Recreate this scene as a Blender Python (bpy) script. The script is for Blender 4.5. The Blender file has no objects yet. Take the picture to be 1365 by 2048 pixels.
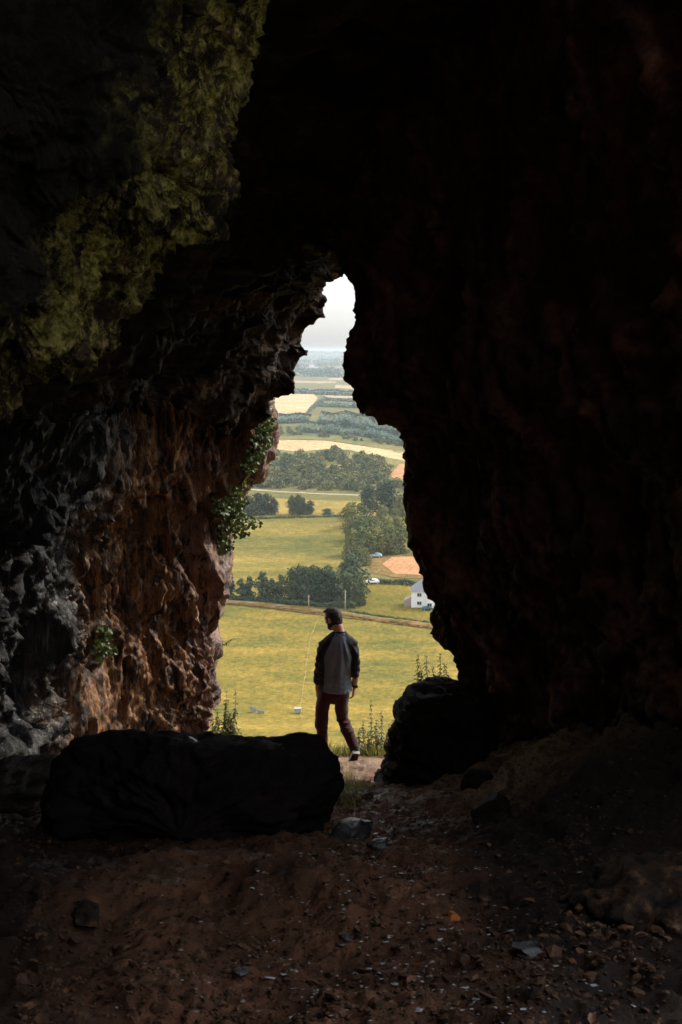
import bpy, bmesh, math, random
import numpy as np
from mathutils import Vector, Matrix, Quaternion

# ------------------------------------------------------------------ camera, light, exposure
S = bpy.context.scene
COL = S.collection
PITCH = math.radians(9.24)
FPX = 1991.0                       # focal length in photo pixels (35 mm on a 36 mm tall frame)
cam_d = bpy.data.cameras.new("camera")
cam = bpy.data.objects.new("camera", cam_d)
COL.objects.link(cam)
cam_d.sensor_fit = 'VERTICAL'
cam_d.sensor_height = 36.0
cam_d.lens = 36.0 * FPX / 2048.0
cam_d.clip_start = 0.05
cam_d.clip_end = 60000.0
cam_d.dof.use_dof = True
cam_d.dof.focus_distance = 10.6
cam_d.dof.aperture_fstop = 11.0
cam.rotation_euler = (math.radians(90) - PITCH, 0, 0)
S.camera = cam

SUN_DIR = Vector((0.70, 0.46, 0.60)).normalized()      # towards the sun
SUN_EL = math.asin(SUN_DIR.z)
SUN_AZ = math.atan2(SUN_DIR.x, SUN_DIR.y)
W = bpy.data.worlds.new("World")
S.world = W
W.use_nodes = True
wn = W.node_tree.nodes
wn.clear()
w_out = wn.new("ShaderNodeOutputWorld")
w_bg = wn.new("ShaderNodeBackground")
w_sky = wn.new("ShaderNodeTexSky")
w_sky.sky_type = 'NISHITA'
w_sky.sun_disc = False
w_sky.sun_elevation = SUN_EL
w_sky.sun_rotation = SUN_AZ
w_sky.altitude = 100
w_sky.air_density = 1.0
w_sky.dust_density = 2.5
w_sky.ozone_density = 1.0
w_bg.inputs['Strength'].default_value = 0.14
# a thin even cloud sheet takes most of the blue out of the sky
w_hsv = wn.new("ShaderNodeHueSaturation")
w_hsv.inputs['Saturation'].default_value = 0.4
W.node_tree.links.new(w_sky.outputs[0], w_hsv.inputs['Color'])
w_mix = wn.new("ShaderNodeMix")
w_mix.data_type = 'RGBA'
w_mix.inputs[0].default_value = 0.72
# overcast layer: three times as bright overhead as at the horizon
w_tc = wn.new("ShaderNodeTexCoord")
w_sep = wn.new("ShaderNodeSeparateXYZ")
w_ma = wn.new("ShaderNodeMath")
w_ma.operation = 'MULTIPLY_ADD'
w_ma.use_clamp = False
w_ma.inputs[1].default_value = 3.6
w_ma.inputs[2].default_value = 1.0
w_cl = wn.new("ShaderNodeVectorMath")
w_cl.operation = 'SCALE'
w_cl.inputs[0].default_value = (0.99, 1.02, 1.07)
W.node_tree.links.new(w_tc.outputs['Generated'], w_sep.inputs[0])
w_mx = wn.new("ShaderNodeMath")
w_mx.operation = 'MAXIMUM'
w_mx.inputs[1].default_value = 0.0
W.node_tree.links.new(w_sep.outputs[2], w_mx.inputs[0])
W.node_tree.links.new(w_mx.outputs[0], w_ma.inputs[0])
W.node_tree.links.new(w_ma.outputs[0], w_cl.inputs['Scale'])
W.node_tree.links.new(w_cl.outputs[0], w_mix.inputs[7])
W.node_tree.links.new(w_hsv.outputs[0], w_mix.inputs[6])
W.node_tree.links.new(w_mix.outputs[2], w_bg.inputs['Color'])
W.node_tree.links.new(w_bg.outputs[0], w_out.inputs['Surface'])

sun_d = bpy.data.lights.new("sun", 'SUN')
sun_d.energy = 1.25
sun_d.angle = math.radians(8.0)
sun_d.color = (1.0, 0.93, 0.82)
sun = bpy.data.objects.new("sun", sun_d)
sun.rotation_euler = (-SUN_DIR).to_track_quat('-Z', 'Y').to_euler()
sun.location = (20, 20, 60)
COL.objects.link(sun)

S.view_settings.view_transform = 'Standard'
S.view_settings.look = 'None'
S.view_settings.exposure = 1.8
S.view_settings.gamma = 1.0
S.view_settings.use_curve_mapping = False
S.cycles.use_denoising = True
S.cycles.max_bounces = 6
S.cycles.diffuse_bounces = 4
S.cycles.glossy_bounces = 3
S.cycles.transmission_bounces = 4
S.cycles.transparent_max_bounces = 6
S.cycles.volume_bounces = 0
S.cycles.sample_clamp_indirect = 4.0

# ------------------------------------------------------------------ helpers
RNG = np.random.default_rng(7)
random.seed(7)
cp, sp = math.cos(PITCH), math.sin(PITCH)


def ray(u, v):
    a = (u - 682.5) / FPX
    b = (1024.0 - v) / FPX
    return np.array([a, cp + b * sp, -sp + b * cp])


def P(u, v, y):
    """world point on the vertical plane y that the photograph shows at pixel u, v"""
    d = ray(u, v)
    return d * (y / d[1])


def _hash(ix, iy, iz, seed):
    h = (ix.astype(np.uint32) * np.uint32(374761393) + iy.astype(np.uint32) * np.uint32(668265263)
         + iz.astype(np.uint32) * np.uint32(2246822519) + np.uint32((seed * 3266489917) & 0xffffffff))
    h ^= h >> np.uint32(13)
    h *= np.uint32(1274126177)
    h ^= h >> np.uint32(16)
    return (h & np.uint32(0xffffff)).astype(np.float64) / 16777215.0


def vnoise(p, seed=0):
    """smooth value noise in -1..1"""
    f = np.floor(p)
    t = p - f
    t = t * t * t * (t * (t * 6 - 15) + 10)
    i = f.astype(np.int64)
    r = 0
    for dx in (0, 1):
        wx = t[..., 0] if dx else 1 - t[..., 0]
        for dy in (0, 1):
            wy = t[..., 1] if dy else 1 - t[..., 1]
            for dz in (0, 1):
                wz = t[..., 2] if dz else 1 - t[..., 2]
                r = r + wx * wy * wz * _hash(i[..., 0] + dx, i[..., 1] + dy, i[..., 2] + dz, seed)
    return r * 2 - 1


def fbm(p, octv=5, gain=0.5, seed=0):
    a, r, s = 1.0, 0, 1.0
    for k in range(octv):
        r = r + a * vnoise(p * s + 17.3 * k, seed + k)
        a *= gain
        s *= 2.03
    return r


def ridged(p, octv=4, gain=0.5, seed=0):
    a, r, s = 1.0, 0, 1.0
    for k in range(octv):
        r = r + a * (1 - 2 * np.abs(vnoise(p * s + 9.1 * k, seed + k)))
        a *= gain
        s *= 2.1
    return r


def crag(p, seed=0, slope=1.0):
    """broken rock: each cell of a Voronoi pattern is a tilted facet at its own height, about -1..1"""
    shp = p.shape[:-1]
    q = p.reshape(-1, 3)
    f = np.floor(q).astype(np.int64)
    best = np.full(len(q), 9.0)
    val = np.zeros(len(q))
    for dx in (-1, 0, 1):
        for dy in (-1, 0, 1):
            for dz in (-1, 0, 1):
                c = f + np.array([dx, dy, dz])
                h = [_hash(c[:, 0], c[:, 1], c[:, 2], seed + 31 * k) for k in range(6)]
                off = q - (c + np.stack([.15 + .7 * h[0], .15 + .7 * h[1], .15 + .7 * h[2]], -1))
                d = (off ** 2).sum(-1)
                m = d < best
                best = np.where(m, d, best)
                v = (h[3] * 2 - 1) * .55 + slope * (off[:, 0] * (h[4] * 2 - 1) + off[:, 1] * (h[5] * 2 - 1) + off[:, 2] * (h[3] * 4 % 1 * 2 - 1))
                val = np.where(m, v, val)
    return val.reshape(shp)


def new_obj(name, me, parent=None, mat=None):
    o = bpy.data.objects.new(name, me)
    COL.objects.link(o)
    if parent is not None:
        o.parent = parent
    if mat is not None and me is not None:
        for m in (mat if isinstance(mat, (list, tuple)) else [mat]):
            me.materials.append(m)
    return o


def mesh_from(name, verts, faces, smooth=True):
    me = bpy.data.meshes.new(name)
    verts = np.asarray(verts, dtype=np.float64).reshape(-1, 3)
    if isinstance(faces, np.ndarray) and faces.ndim == 2:
        n, k = faces.shape
        me.vertices.add(len(verts))
        me.vertices.foreach_set("co", verts.ravel())
        me.loops.add(n * k)
        me.loops.foreach_set("vertex_index", faces.astype(np.int32).ravel())
        me.polygons.add(n)
        me.polygons.foreach_set("loop_start", np.arange(0, n * k, k, dtype=np.int32))
        me.update(calc_edges=True)
    else:
        me.from_pydata([tuple(v) for v in verts], [], [tuple(int(i) for i in f) for f in faces])
        me.update()
    me.polygons.foreach_set("use_smooth", np.full(len(me.polygons), smooth))
    return me


def tag(o, label=None, cat=None, group=None, kind=None):
    if label: o['label'] = label
    if cat: o['category'] = cat
    if group: o['group'] = group
    if kind: o['kind'] = kind
    return o


def empty(name, loc, label, cat, group=None):
    o = bpy.data.objects.new(name, None)
    o.location = loc
    o.empty_display_size = 0.2
    COL.objects.link(o)
    return tag(o, label, cat, group)


def copy_tree(o, parent=None):
    c = o.copy()
    COL.objects.link(c)
    if parent is not None:
        c.parent = parent
    for ch in list(o.children):
        copy_tree(ch, c)
    return c


def grid_faces(nr, nc, mask=None):
    a = np.arange(nr * nc).reshape(nr, nc)
    q = np.stack([a[:-1, :-1], a[:-1, 1:], a[1:, 1:], a[1:, :-1]], -1)
    if mask is not None:
        q = q[mask]
    return q.reshape(-1, 4)


# ------------------------------------------------------------------ materials
def nt(name):
    m = bpy.data.materials.new(name)
    m.use_nodes = True
    t = m.node_tree
    return m, t, t.nodes["Principled BSDF"]


def N(t, kind, **kw):
    n = t.nodes.new(kind)
    for k, v in kw.items():
        if k in n.inputs:
            n.inputs[k].default_value = v
        else:
            setattr(n, k, v)
    return n


def ramp(t, stops, src):
    r = t.nodes.new("ShaderNodeValToRGB")
    e = r.color_ramp.elements
    while len(e) < len(stops):
        e.new(0.5)
    for el, (p, c) in zip(e, stops):
        el.position = p
        el.color = (*c, 1) if len(c) == 3 else c
    t.links.new(src, r.inputs[0])
    return r.outputs[0]


def mix(t, a, b, f, blend='MIX'):
    m = t.nodes.new("ShaderNodeMix")
    m.data_type = 'RGBA'
    m.blend_type = blend
    for idx, v in ((6, a), (7, b)):
        if isinstance(v, (tuple, list)):
            m.inputs[idx].default_value = (*v[:3], 1)
        else:
            t.links.new(v, m.inputs[idx])
    if isinstance(f, (int, float)):
        m.inputs[0].default_value = f
    else:
        t.links.new(f, m.inputs[0])
    return m.outputs[2]


def coords(t, scale=(1, 1, 1), rot=(0, 0, 0)):
    c = t.nodes.new("ShaderNodeTexCoord")
    mp = t.nodes.new("ShaderNodeMapping")
    mp.inputs['Scale'].default_value = scale
    mp.inputs['Rotation'].default_value = rot
    t.links.new(c.outputs['Object'], mp.inputs[0])
    return mp.outputs[0]


def noise(t, vec, scale, detail=6, rough=0.6, dist=0.0):
    n = t.nodes.new("ShaderNodeTexNoise")
    n.inputs['Scale'].default_value = scale
    n.inputs['Detail'].default_value = detail
    n.inputs['Roughness'].default_value = rough
    n.inputs['Distortion'].default_value = dist
    t.links.new(vec, n.inputs['Vector'])
    return n.outputs[0]


def maprange(t, src, a, b, c=0.0, d=1.0):
    m = t.nodes.new("ShaderNodeMapRange")
    m.inputs[1].default_value = a
    m.inputs[2].default_value = b
    m.inputs[3].default_value = c
    m.inputs[4].default_value = d
    t.links.new(src, m.inputs[0])
    return m.outputs[0]


def bump(t, b, src, strength, dist):
    n = t.nodes.new("ShaderNodeBump")
    n.inputs['Strength'].default_value = strength
    n.inputs['Distance'].default_value = dist
    t.links.new(src, n.inputs['Height'])
    if b.inputs['Normal'].is_linked:
        t.links.new(b.inputs['Normal'].links[0].from_socket, n.inputs['Normal'])
    t.links.new(n.outputs[0], b.inputs['Normal'])


def simple_mat(name, col, rough=0.7, var=0.25, scale=8.0, bumpd=0.0, spec=0.5, metal=0.0):
    m, t, b = nt(name)
    v = coords(t)
    n = noise(t, v, scale, 5)
    c0 = tuple(max(0, c * (1 - var)) for c in col)
    c1 = tuple(min(1, c * (1 + var)) for c in col)
    t.links.new(ramp(t, [(0.3, c0), (0.7, c1)], n), b.inputs['Base Color'])
    b.inputs['Roughness'].default_value = rough
    b.inputs['Specular IOR Level'].default_value = spec
    b.inputs['Metallic'].default_value = metal
    if bumpd:
        bump(t, b, noise(t, v, scale * 4, 4), 0.6, bumpd)
    return m


def rock_mat(name, stops, stretch=(1, 1, 1), rot=(0, 0, 0), scale=3.0, rough=(0.45, 0.9), patch=None, bd=0.03, fine=40, spec=0.2):
    """weathered rock: two scales of colour noise, mineral patches, three scales of bump"""
    m, t, b = nt(name)
    v = coords(t, stretch, rot)
    v0 = coords(t)
    n1 = noise(t, v, scale, 9, 0.68, 0.4)
    c = ramp(t, stops, n1)
    n2 = noise(t, v, scale * 6, 6, 0.7)
    c = mix(t, c, ramp(t, [(0.3, (0.35, 0.33, 0.32)), (0.7, (1.35, 1.3, 1.25))], n2), 0.8, 'MULTIPLY')
    if patch:
        for (pc, psc, lo, hi) in patch:
            f = maprange(t, noise(t, v0, psc, 7, 0.7), lo, hi)
            c = mix(t, c, pc, f)
    t.links.new(c, b.inputs['Base Color'])
    b.inputs['Specular IOR Level'].default_value = spec
    t.links.new(maprange(t, noise(t, v, scale * 2.3, 6, 0.7), 0.35, 0.65, rough[0], rough[1]), b.inputs['Roughness'])
    bump(t, b, noise(t, v, scale * 2, 10, 0.72, 0.3), 0.9, bd * 2)
    bump(t, b, noise(t, v, fine, 6, 0.7), 0.8, bd * 0.5)
    return m
# ------------------------------------------------------------------ cave
def catmull(ctrl, counts):
    """ctrl (R, C, 3) -> smooth columns; counts = points per span"""
    R, C, _ = ctrl.shape
    ext = np.concatenate([2 * ctrl[:, :1] - ctrl[:, 1:2], ctrl, 2 * ctrl[:, -1:] - ctrl[:, -2:-1]], 1)
    out, par = [], []
    for s in range(C - 1):
        p0, p1, p2, p3 = (ext[:, s + k] for k in range(4))
        n = counts[s]
        for k in range(n + (1 if s == C - 2 else 0)):
            t = k / n
            # centripetal-ish damping keeps spans of unlike length from overshooting
            m1 = (p2 - p0) * 0.5
            m2 = (p3 - p1) * 0.5
            L = np.linalg.norm(p2 - p1, axis=1, keepdims=True) + 1e-9
            for m in (m1, m2):
                lm = np.linalg.norm(m, axis=1, keepdims=True) + 1e-9
                m *= np.minimum(1.0, 1.1 * L / lm)
            h00, h10 = 2 * t**3 - 3 * t**2 + 1, t**3 - 2 * t**2 + t
            h01, h11 = -2 * t**3 + 3 * t**2, t**3 - t**2
            out.append(h00 * p1 + h10 * m1 + h01 * p2 + h11 * m2)
            par.append(s + t)
    return np.stack(out, 1), np.array(par)


def resample_rows(ctrl, n, key):
    d = np.linalg.norm(np.diff(ctrl[:, key], axis=0), axis=1)
    s = np.concatenate([[0], np.cumsum(d)])
    q = np.linspace(0, s[-1], n)
    R, C, _ = ctrl.shape
    out = np.empty((n, C, 3))
    for c in range(C):
        for k in range(3):
            out[:, c, k] = np.interp(q, s, ctrl[:, c, k])
    # keep the edge jagged, smooth the far columns
    for c in range(C):
        w = 3 if c == key else 25
        if c != key:
            ker = np.hanning(w + 2)[1:-1]
            ker /= ker.sum()
            for k in range(3):
                pad = np.concatenate([np.full(w // 2, out[0, c, k]), out[:, c, k], np.full(w // 2, out[-1, c, k])])
                out[:, c, k] = np.convolve(pad, ker, 'valid')
    return out


def normals_of(p):
    du = np.gradient(p, axis=0)
    dv = np.gradient(p, axis=1)
    n = np.cross(du, dv)
    return n / (np.linalg.norm(n, axis=-1, keepdims=True) + 1e-12)


def sheet(name, rows, key, nrow, counts, disp, mat, keep=None):
    ctrl = np.array(rows, dtype=np.float64)
    ctrl = resample_rows(ctrl, nrow, key)
    p, par = catmull(ctrl, counts)
    n = normals_of(p)
    p = disp(p, n, np.abs(par - key)[None, :], par[None, :])
    nr, nc, _ = p.shape
    mask = None
    if keep is not None:
        mask = keep(p)[:-1, :-1]
    me = mesh_from(name, p.reshape(-1, 3), grid_faces(nr, nc, mask))
    at = me.attributes.new("lip", 'FLOAT', 'POINT')         # how far a point lies back from the free edge of the rock
    at.data.foreach_set("value", np.repeat(np.abs(par - key)[None, :], nr, 0).ravel())
    return new_obj(name, me, None, mat)


def lv(v, Y, Y0, u=None):
    """row of a point that keeps its height when it comes from depth Y0 to depth Y"""
    return 700 + (v - 700) * Y0 / Y


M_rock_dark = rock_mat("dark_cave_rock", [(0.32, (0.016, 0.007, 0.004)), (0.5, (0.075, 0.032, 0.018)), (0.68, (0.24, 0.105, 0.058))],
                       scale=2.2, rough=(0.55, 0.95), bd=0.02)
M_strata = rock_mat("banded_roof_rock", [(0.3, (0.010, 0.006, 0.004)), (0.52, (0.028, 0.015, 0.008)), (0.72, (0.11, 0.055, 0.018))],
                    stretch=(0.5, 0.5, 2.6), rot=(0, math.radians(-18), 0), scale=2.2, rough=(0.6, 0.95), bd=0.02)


def wall_mat():
    """the lit wall: grey wet flowstone deep in, rust streaks, pale pink rock at the mouth"""
    m, t, b = nt("flowstone_wall")
    vs = coords(t, (1.9, 1.9, 0.30))
    v0 = coords(t)
    sep = t.nodes.new("ShaderNodeSeparateXYZ")
    t.links.new(coords(t), sep.inputs[0])
    wob = noise(t, v0, 1.1, 5, 0.6)
    yy = t.nodes.new("ShaderNodeMath"); yy.operation = 'MULTIPLY_ADD'
    t.links.new(wob, yy.inputs[0]); yy.inputs[1].default_value = 2.2
    t.links.new(sep.outputs[1], yy.inputs[2])
    ns = noise(t, vs, 7.0, 12, 0.78, 0.4)
    grey = ramp(t, [(0.42, (0.010, 0.008, 0.007)), (0.54, (0.075, 0.062, 0.05)), (0.66, (0.34, 0.37, 0.41))], ns)
    rust = ramp(t, [(0.41, (0.016, 0.007, 0.004)), (0.51, (0.30, 0.125, 0.042)), (0.63, (0.74, 0.40, 0.16))], ns)
    pink = ramp(t, [(0.3, (0.08, 0.035, 0.022)), (0.5, (0.30, 0.165, 0.115)), (0.7, (0.52, 0.35, 0.28))], noise(t, v0, 6, 8, 0.7))
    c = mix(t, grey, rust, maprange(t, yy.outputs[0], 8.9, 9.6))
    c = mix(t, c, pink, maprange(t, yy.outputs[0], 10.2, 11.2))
    crack = noise(t, coords(t, (1.3, 1.3, 0.35)), 6, 10, 0.78, .5)
    c = mix(t, c, (0.008, 0.005, 0.003), maprange(t, crack, 0.50, 0.42))
    # shade painted black over the deepest part of the wall
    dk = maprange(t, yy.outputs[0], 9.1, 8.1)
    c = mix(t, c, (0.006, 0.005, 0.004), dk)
    t.links.new(c, b.inputs['Base Color'])
    r = maprange(t, noise(t, vs, 9, 6, 0.7), 0.38, 0.62, 0.16, 0.8)
    t.links.new(r, b.inputs['Roughness'])
    bump(t, b, noise(t, vs, 7, 10, 0.72, 0.4), 1.0, 0.06)
    bump(t, b, noise(t, v0, 45, 6, 0.7), 0.8, 0.012)
    return m


MOSS_A, MOSS_B = 2.35, 3.25


def moss_mat():
    m, t, b = nt("mossy_rock")
    v0 = coords(t)
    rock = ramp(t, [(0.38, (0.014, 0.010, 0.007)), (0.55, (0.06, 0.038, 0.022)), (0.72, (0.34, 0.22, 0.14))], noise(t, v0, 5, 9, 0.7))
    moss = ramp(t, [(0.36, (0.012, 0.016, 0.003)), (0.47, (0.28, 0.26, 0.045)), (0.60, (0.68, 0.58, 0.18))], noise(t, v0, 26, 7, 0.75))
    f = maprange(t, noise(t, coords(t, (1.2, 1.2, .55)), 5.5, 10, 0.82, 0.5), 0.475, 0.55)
    # moss keeps to the damp lower lip; the shade above it is painted near black
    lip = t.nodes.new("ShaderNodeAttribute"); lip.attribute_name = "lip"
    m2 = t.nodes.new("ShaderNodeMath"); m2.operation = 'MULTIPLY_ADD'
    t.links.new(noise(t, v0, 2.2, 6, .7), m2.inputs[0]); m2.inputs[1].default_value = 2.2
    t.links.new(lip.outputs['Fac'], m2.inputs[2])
    bare = maprange(t, m2.outputs[0], MOSS_A, MOSS_B)  # mask of the shade painted above the moss
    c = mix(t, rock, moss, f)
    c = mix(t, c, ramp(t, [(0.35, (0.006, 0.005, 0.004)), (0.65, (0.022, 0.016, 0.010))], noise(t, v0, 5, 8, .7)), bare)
    t.links.new(c, b.inputs['Base Color'])
    b.inputs['Roughness'].default_value = 0.95
    b.inputs['Specular IOR Level'].default_value = 0.2
    bump(t, b, noise(t, v0, 16, 10, 0.75), 1.0, 0.05)
    bump(t, b, noise(t, v0, 70, 5, 0.7), 0.9, 0.015)
    return m


def ochre_tip(m):
    """ochre moss on the roof just over the tip of the opening"""
    t = m.node_tree
    b = t.nodes["Principled BSDF"]
    src = b.inputs['Base Color'].links[0].from_socket
    c0 = P(648, 525, 9.0)
    d = t.nodes.new("ShaderNodeVectorMath"); d.operation = 'DISTANCE'
    t.links.new(coords(t), d.inputs[0]); d.inputs[1].default_value = tuple(c0)
    n = noise(t, coords(t), 7, 7, .75)
    a = t.nodes.new("ShaderNodeMath"); a.operation = 'MULTIPLY_ADD'
    t.links.new(n, a.inputs[0]); a.inputs[1].default_value = 1.0; t.links.new(d.outputs['Value'], a.inputs[2])
    f = maprange(t, a.outputs[0], .85, .68)
    t.links.new(mix(t, src, ramp(t, [(.35, (.05, .03, .006)), (.65, (.42, .24, .04))], noise(t, coords(t), 24, 7, .75)), f), b.inputs['Base Color'])


ochre_tip(M_strata)
M_wall = wall_mat()
M_moss = moss_mat()

# ---- right wall
R_EDGE = [(985, 1900, 7.2), (965, 1700, 7.3), (935, 1500, 7.5), (915, 1380, 7.7), (907, 1330, 7.8), (902, 1316, 7.8), (886, 1304, 7.9), (876, 1294, 7.9),
          (866, 1278, 7.95), (862, 1252, 8), (866, 1222, 8), (860, 1196, 8), (852, 1176, 8), (842, 1162, 8), (838, 1138, 8), (828, 1114, 8), (818, 1096, 8),
          (813, 1068, 8), (811, 1040, 8), (806, 1004, 8), (809, 962, 8), (806, 920, 8), (803, 892, 8), (796, 868, 8), (780, 858, 8), (758, 848, 8), (738, 838, 8),
          (722, 830, 8), (708, 818, 8), (701, 800, 8), (704, 778, 8), (695, 770, 8), (686, 764, 8), (685, 738, 8), (680, 716, 8), (676, 703, 8), (684, 684, 8),
          (693, 668, 8), (699, 648, 8), (702, 620, 8), (702, 596, 8), (696, 574, 8), (686, 558, 8), (672, 535, 8), (650, 480, 8), (630, 380, 8), (600, 200, 8),
          (560, 0, 8), (500, -300, 8.2), (430, -620, 8.4)]
rows = []
for (u, v, Y) in R_EDGE:
    z = P(u, v, Y)[2]
    lean = max(0.0, (560 - v) / 560.0)          # above the mouth the wall leans over into the roof
    row = [P(u + 1500, lv(v, Y + 1.0, Y), Y + 1.0), P(u + 320, lv(v, Y + .75, Y), Y + .75), P(u + 34, lv(v, Y + .2, Y), Y + .2), P(u, v, Y),
           P(u + 32, lv(v, Y - .22, Y), Y - .22), P(u + (1365 - u) * .42, lv(v, 6.4, Y), 6.4)]
    row.append(P(1385, lv(v, 4.25, Y), 4.25))
    row.append(np.array([1.78, 3.0, z]))
    row.append(np.array([2.15, 0.5, z]))
    row.append(np.array([2.2, -4.5, z]))
    for k in range(5, 10):
        row[k] = row[k] + np.array([-0.5 * lean, 0, 0])
    rows.append(row)


def disp_right(p, n, e, par):
    far = np.clip(e / 1.2, 0, 1)[..., None]
    q = p * np.array([1, 1, 0.6])
    d = 0.16 * fbm(q * 1.1, 4, seed=3)[..., None] * far
    wq = p + .12 * np.stack([vnoise(p * 3, 14), vnoise(p * 3, 15), vnoise(p * 3, 16)], -1)
    d = d + (0.05 * crag(wq * np.array([2.4, 2.4, 1.5]), 9) + .028 * crag(wq * np.array([7, 7, 5]), 10))[..., None] * (0.55 + 0.45 * far)
    d = d + 0.03 * fbm(p * 9, 4, .65, seed=12)[..., None] + .045
    return p + n * d


def keep_right(p):
    j = 0.5 * fbm(p * 1.3, 3, seed=40)
    return ~((p[..., 1] < 2.95 + .3 * j) & (p[..., 2] > -1.35 + 0.4 * j))


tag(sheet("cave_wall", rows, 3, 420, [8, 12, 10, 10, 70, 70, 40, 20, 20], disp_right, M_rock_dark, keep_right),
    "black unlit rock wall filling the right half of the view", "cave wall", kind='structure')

# ---- left wall, lit from the mouth
L_EDGE = [(540, -700, 10.2), (540, -200, 10), (535, 300, 9.9), (530, 700, 9.9), (545, 800, 9.9), (549, 836, 9.9), (556, 852, 9.9), (552, 880, 9.9), (546, 906, 9.95), (528, 940, 10), (508, 956, 10),
          (480, 984, 10), (466, 1024, 10), (458, 1060, 10), (455, 1096, 10), (455, 1112, 10), (447, 1146, 10), (444, 1180, 10), (436, 1206, 10), (431, 1226, 10), (428, 1256, 10),
          (433, 1282, 10), (439, 1300, 10), (429, 1318, 10), (425, 1342, 10), (431, 1366, 10), (434, 1392, 10), (424, 1424, 10), (408, 1456, 10), (392, 1490, 10),
          (384, 1540, 10), (380, 1640, 10)]
rows = []
for (u, v, Y) in L_EDGE:
    z = P(u, v, Y)[2]
    rows.append([P(u - 900, lv(v, Y + 2.6, Y), Y + 2.6), P(u - 230, lv(v, Y + 1.6, Y), Y + 1.6), P(u - 34, lv(v, Y + .4, Y), Y + .4), P(u, v, Y),
                 P(u - 36, lv(v, Y - .25, Y), Y - .25), P(u - 190 - .12 * (1475 - v), lv(v, 8.7, Y), 8.7),
                 P(u - 400 - .06 * (1475 - v), lv(v, 7.1, Y), 7.1), P(-420, lv(v, 5.0, Y), 5.0),
                 np.array([-3.6, 2.6, z]), np.array([-4.0, -0.5, z]), np.array([-4.0, -4.5, z])])


SG = 1.0


def disp_left(p, n, e, par):
    far = np.clip(e / 0.8, 0, 1)[..., None]
    low = np.clip((-2.75 - p[..., 2]) / 0.8 + 0.5 * fbm(p * .9, 2, seed=5), 0, 1)[..., None]       # blocky below, draped flowstone above
    ps = p.copy(); ps[..., 1] = p[..., 1] - .22 * p[..., 2]; ps[..., 0] = p[..., 0] + .1 * p[..., 2]      # the drapery leans
    ruf = np.clip(.55 + .9 * vnoise(p * np.array([1.3, 1.3, .9]), 77), .12, 1.2)[..., None]
    p0, p = p, ps
    warp = p + 0.35 * np.stack([fbm(p * 1.2, 2, seed=21), fbm(p * 1.2, 2, seed=22), fbm(p * 1.2, 2, seed=23)], -1)
    drape = ridged((p + .35 * (warp - p)) * np.array([4.6, 4.6, 0.55]), 4, 0.58, seed=31)[..., None]
    wq = p + .08 * np.stack([vnoise(p * 5, 24), vnoise(p * 5, 25), vnoise(p * 5, 26)], -1)
    blocks = (crag(wq * np.array([4, 4, 5]), 51) + .55 * crag(wq * np.array([10, 10, 13]), 52))[..., None]
    col_ = (.85 * np.abs(vnoise((p + .25 * (warp - p)) * np.array([6, 6, .55]), 33)) + .45 * np.abs(vnoise((p + .3 * (warp - p)) * np.array([15, 15, 1.7]), 34)) + .22 * np.abs(vnoise((p + .2 * (warp - p)) * np.array([34, 34, 5]), 35)) - .52)[..., None]
    d = -0.22 * fbm(p * 0.8, 3, seed=61)[..., None] * far + 0.55 * np.clip(fbm(p * np.array([1.9, 1.9, .8]), 3, seed=62) - .22, 0, .6)[..., None] * far
    d = d - ((1 - low) * (0.050 * drape + SG * 0.19 * col_ * (.4 + .6 * ruf) + .034 * ruf * crag(wq * np.array([7, 7, 4]), 53)[..., None]) + low * .10 * ruf * blocks) * (0.35 + 0.65 * far)
    d = d - 0.026 * ruf * ridged(warp * np.array([9, 9, 2.4]) * (1 - low) + low * warp * 9, 4, 0.6, seed=70)[..., None] - 0.022 * fbm(p * np.array([16, 16, 11]), 4, 0.65, seed=71)[..., None]
    return p0 + n * d


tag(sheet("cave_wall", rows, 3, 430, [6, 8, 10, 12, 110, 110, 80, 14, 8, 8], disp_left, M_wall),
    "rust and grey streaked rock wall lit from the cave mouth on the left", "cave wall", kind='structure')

# ---- roof of the arch: from the left edge of the mouth up over its top
C_EDGE = [(470, 880, 9.4), (520, 850, 9.4), (545, 834, 9.4), (543, 808, 9.4), (562, 797, 9.4), (588, 790, 9.4), (598, 766, 9.4), (600, 738, 9.4), (605, 718, 9.4), (621, 715, 9.35),
          (620, 699, 9.35), (609, 690, 9.35), (610, 670, 9.35), (628, 655, 9.3), (653, 637, 9.3), (650, 615, 9.3), (654, 592, 9.3), (653, 575, 9.3), (668, 563, 9.2),
          (682, 556, 9.2), (704, 540, 9.2), (800, 480, 9), (1000, 420, 9), (1500, 380, 9)]
tt = [0, 0, .03, .08, .13, .18, .25, .3, .35, .4, .45, .48, .52, .58, .65, .7, .75, .8, .9, 1.0, 1.05, 1.2, 1.4, 1.7]
c4u = lambda t: np.interp(t, [0, .3, .6, 1, 1.7], [300, 430, 560, 650, 1500])
c4v = lambda t: np.interp(t, [0, .3, .6, 1, 1.7], [812, 700, 540, 400, 200])
c5u = lambda t: np.interp(t, [0, .3, .6, 1, 1.7], [0, 180, 400, 560, 1900])
c5v = lambda t: np.interp(t, [0, .3, .6, 1, 1.7], [836, 560, 260, 0, -100])
rows = []
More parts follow.
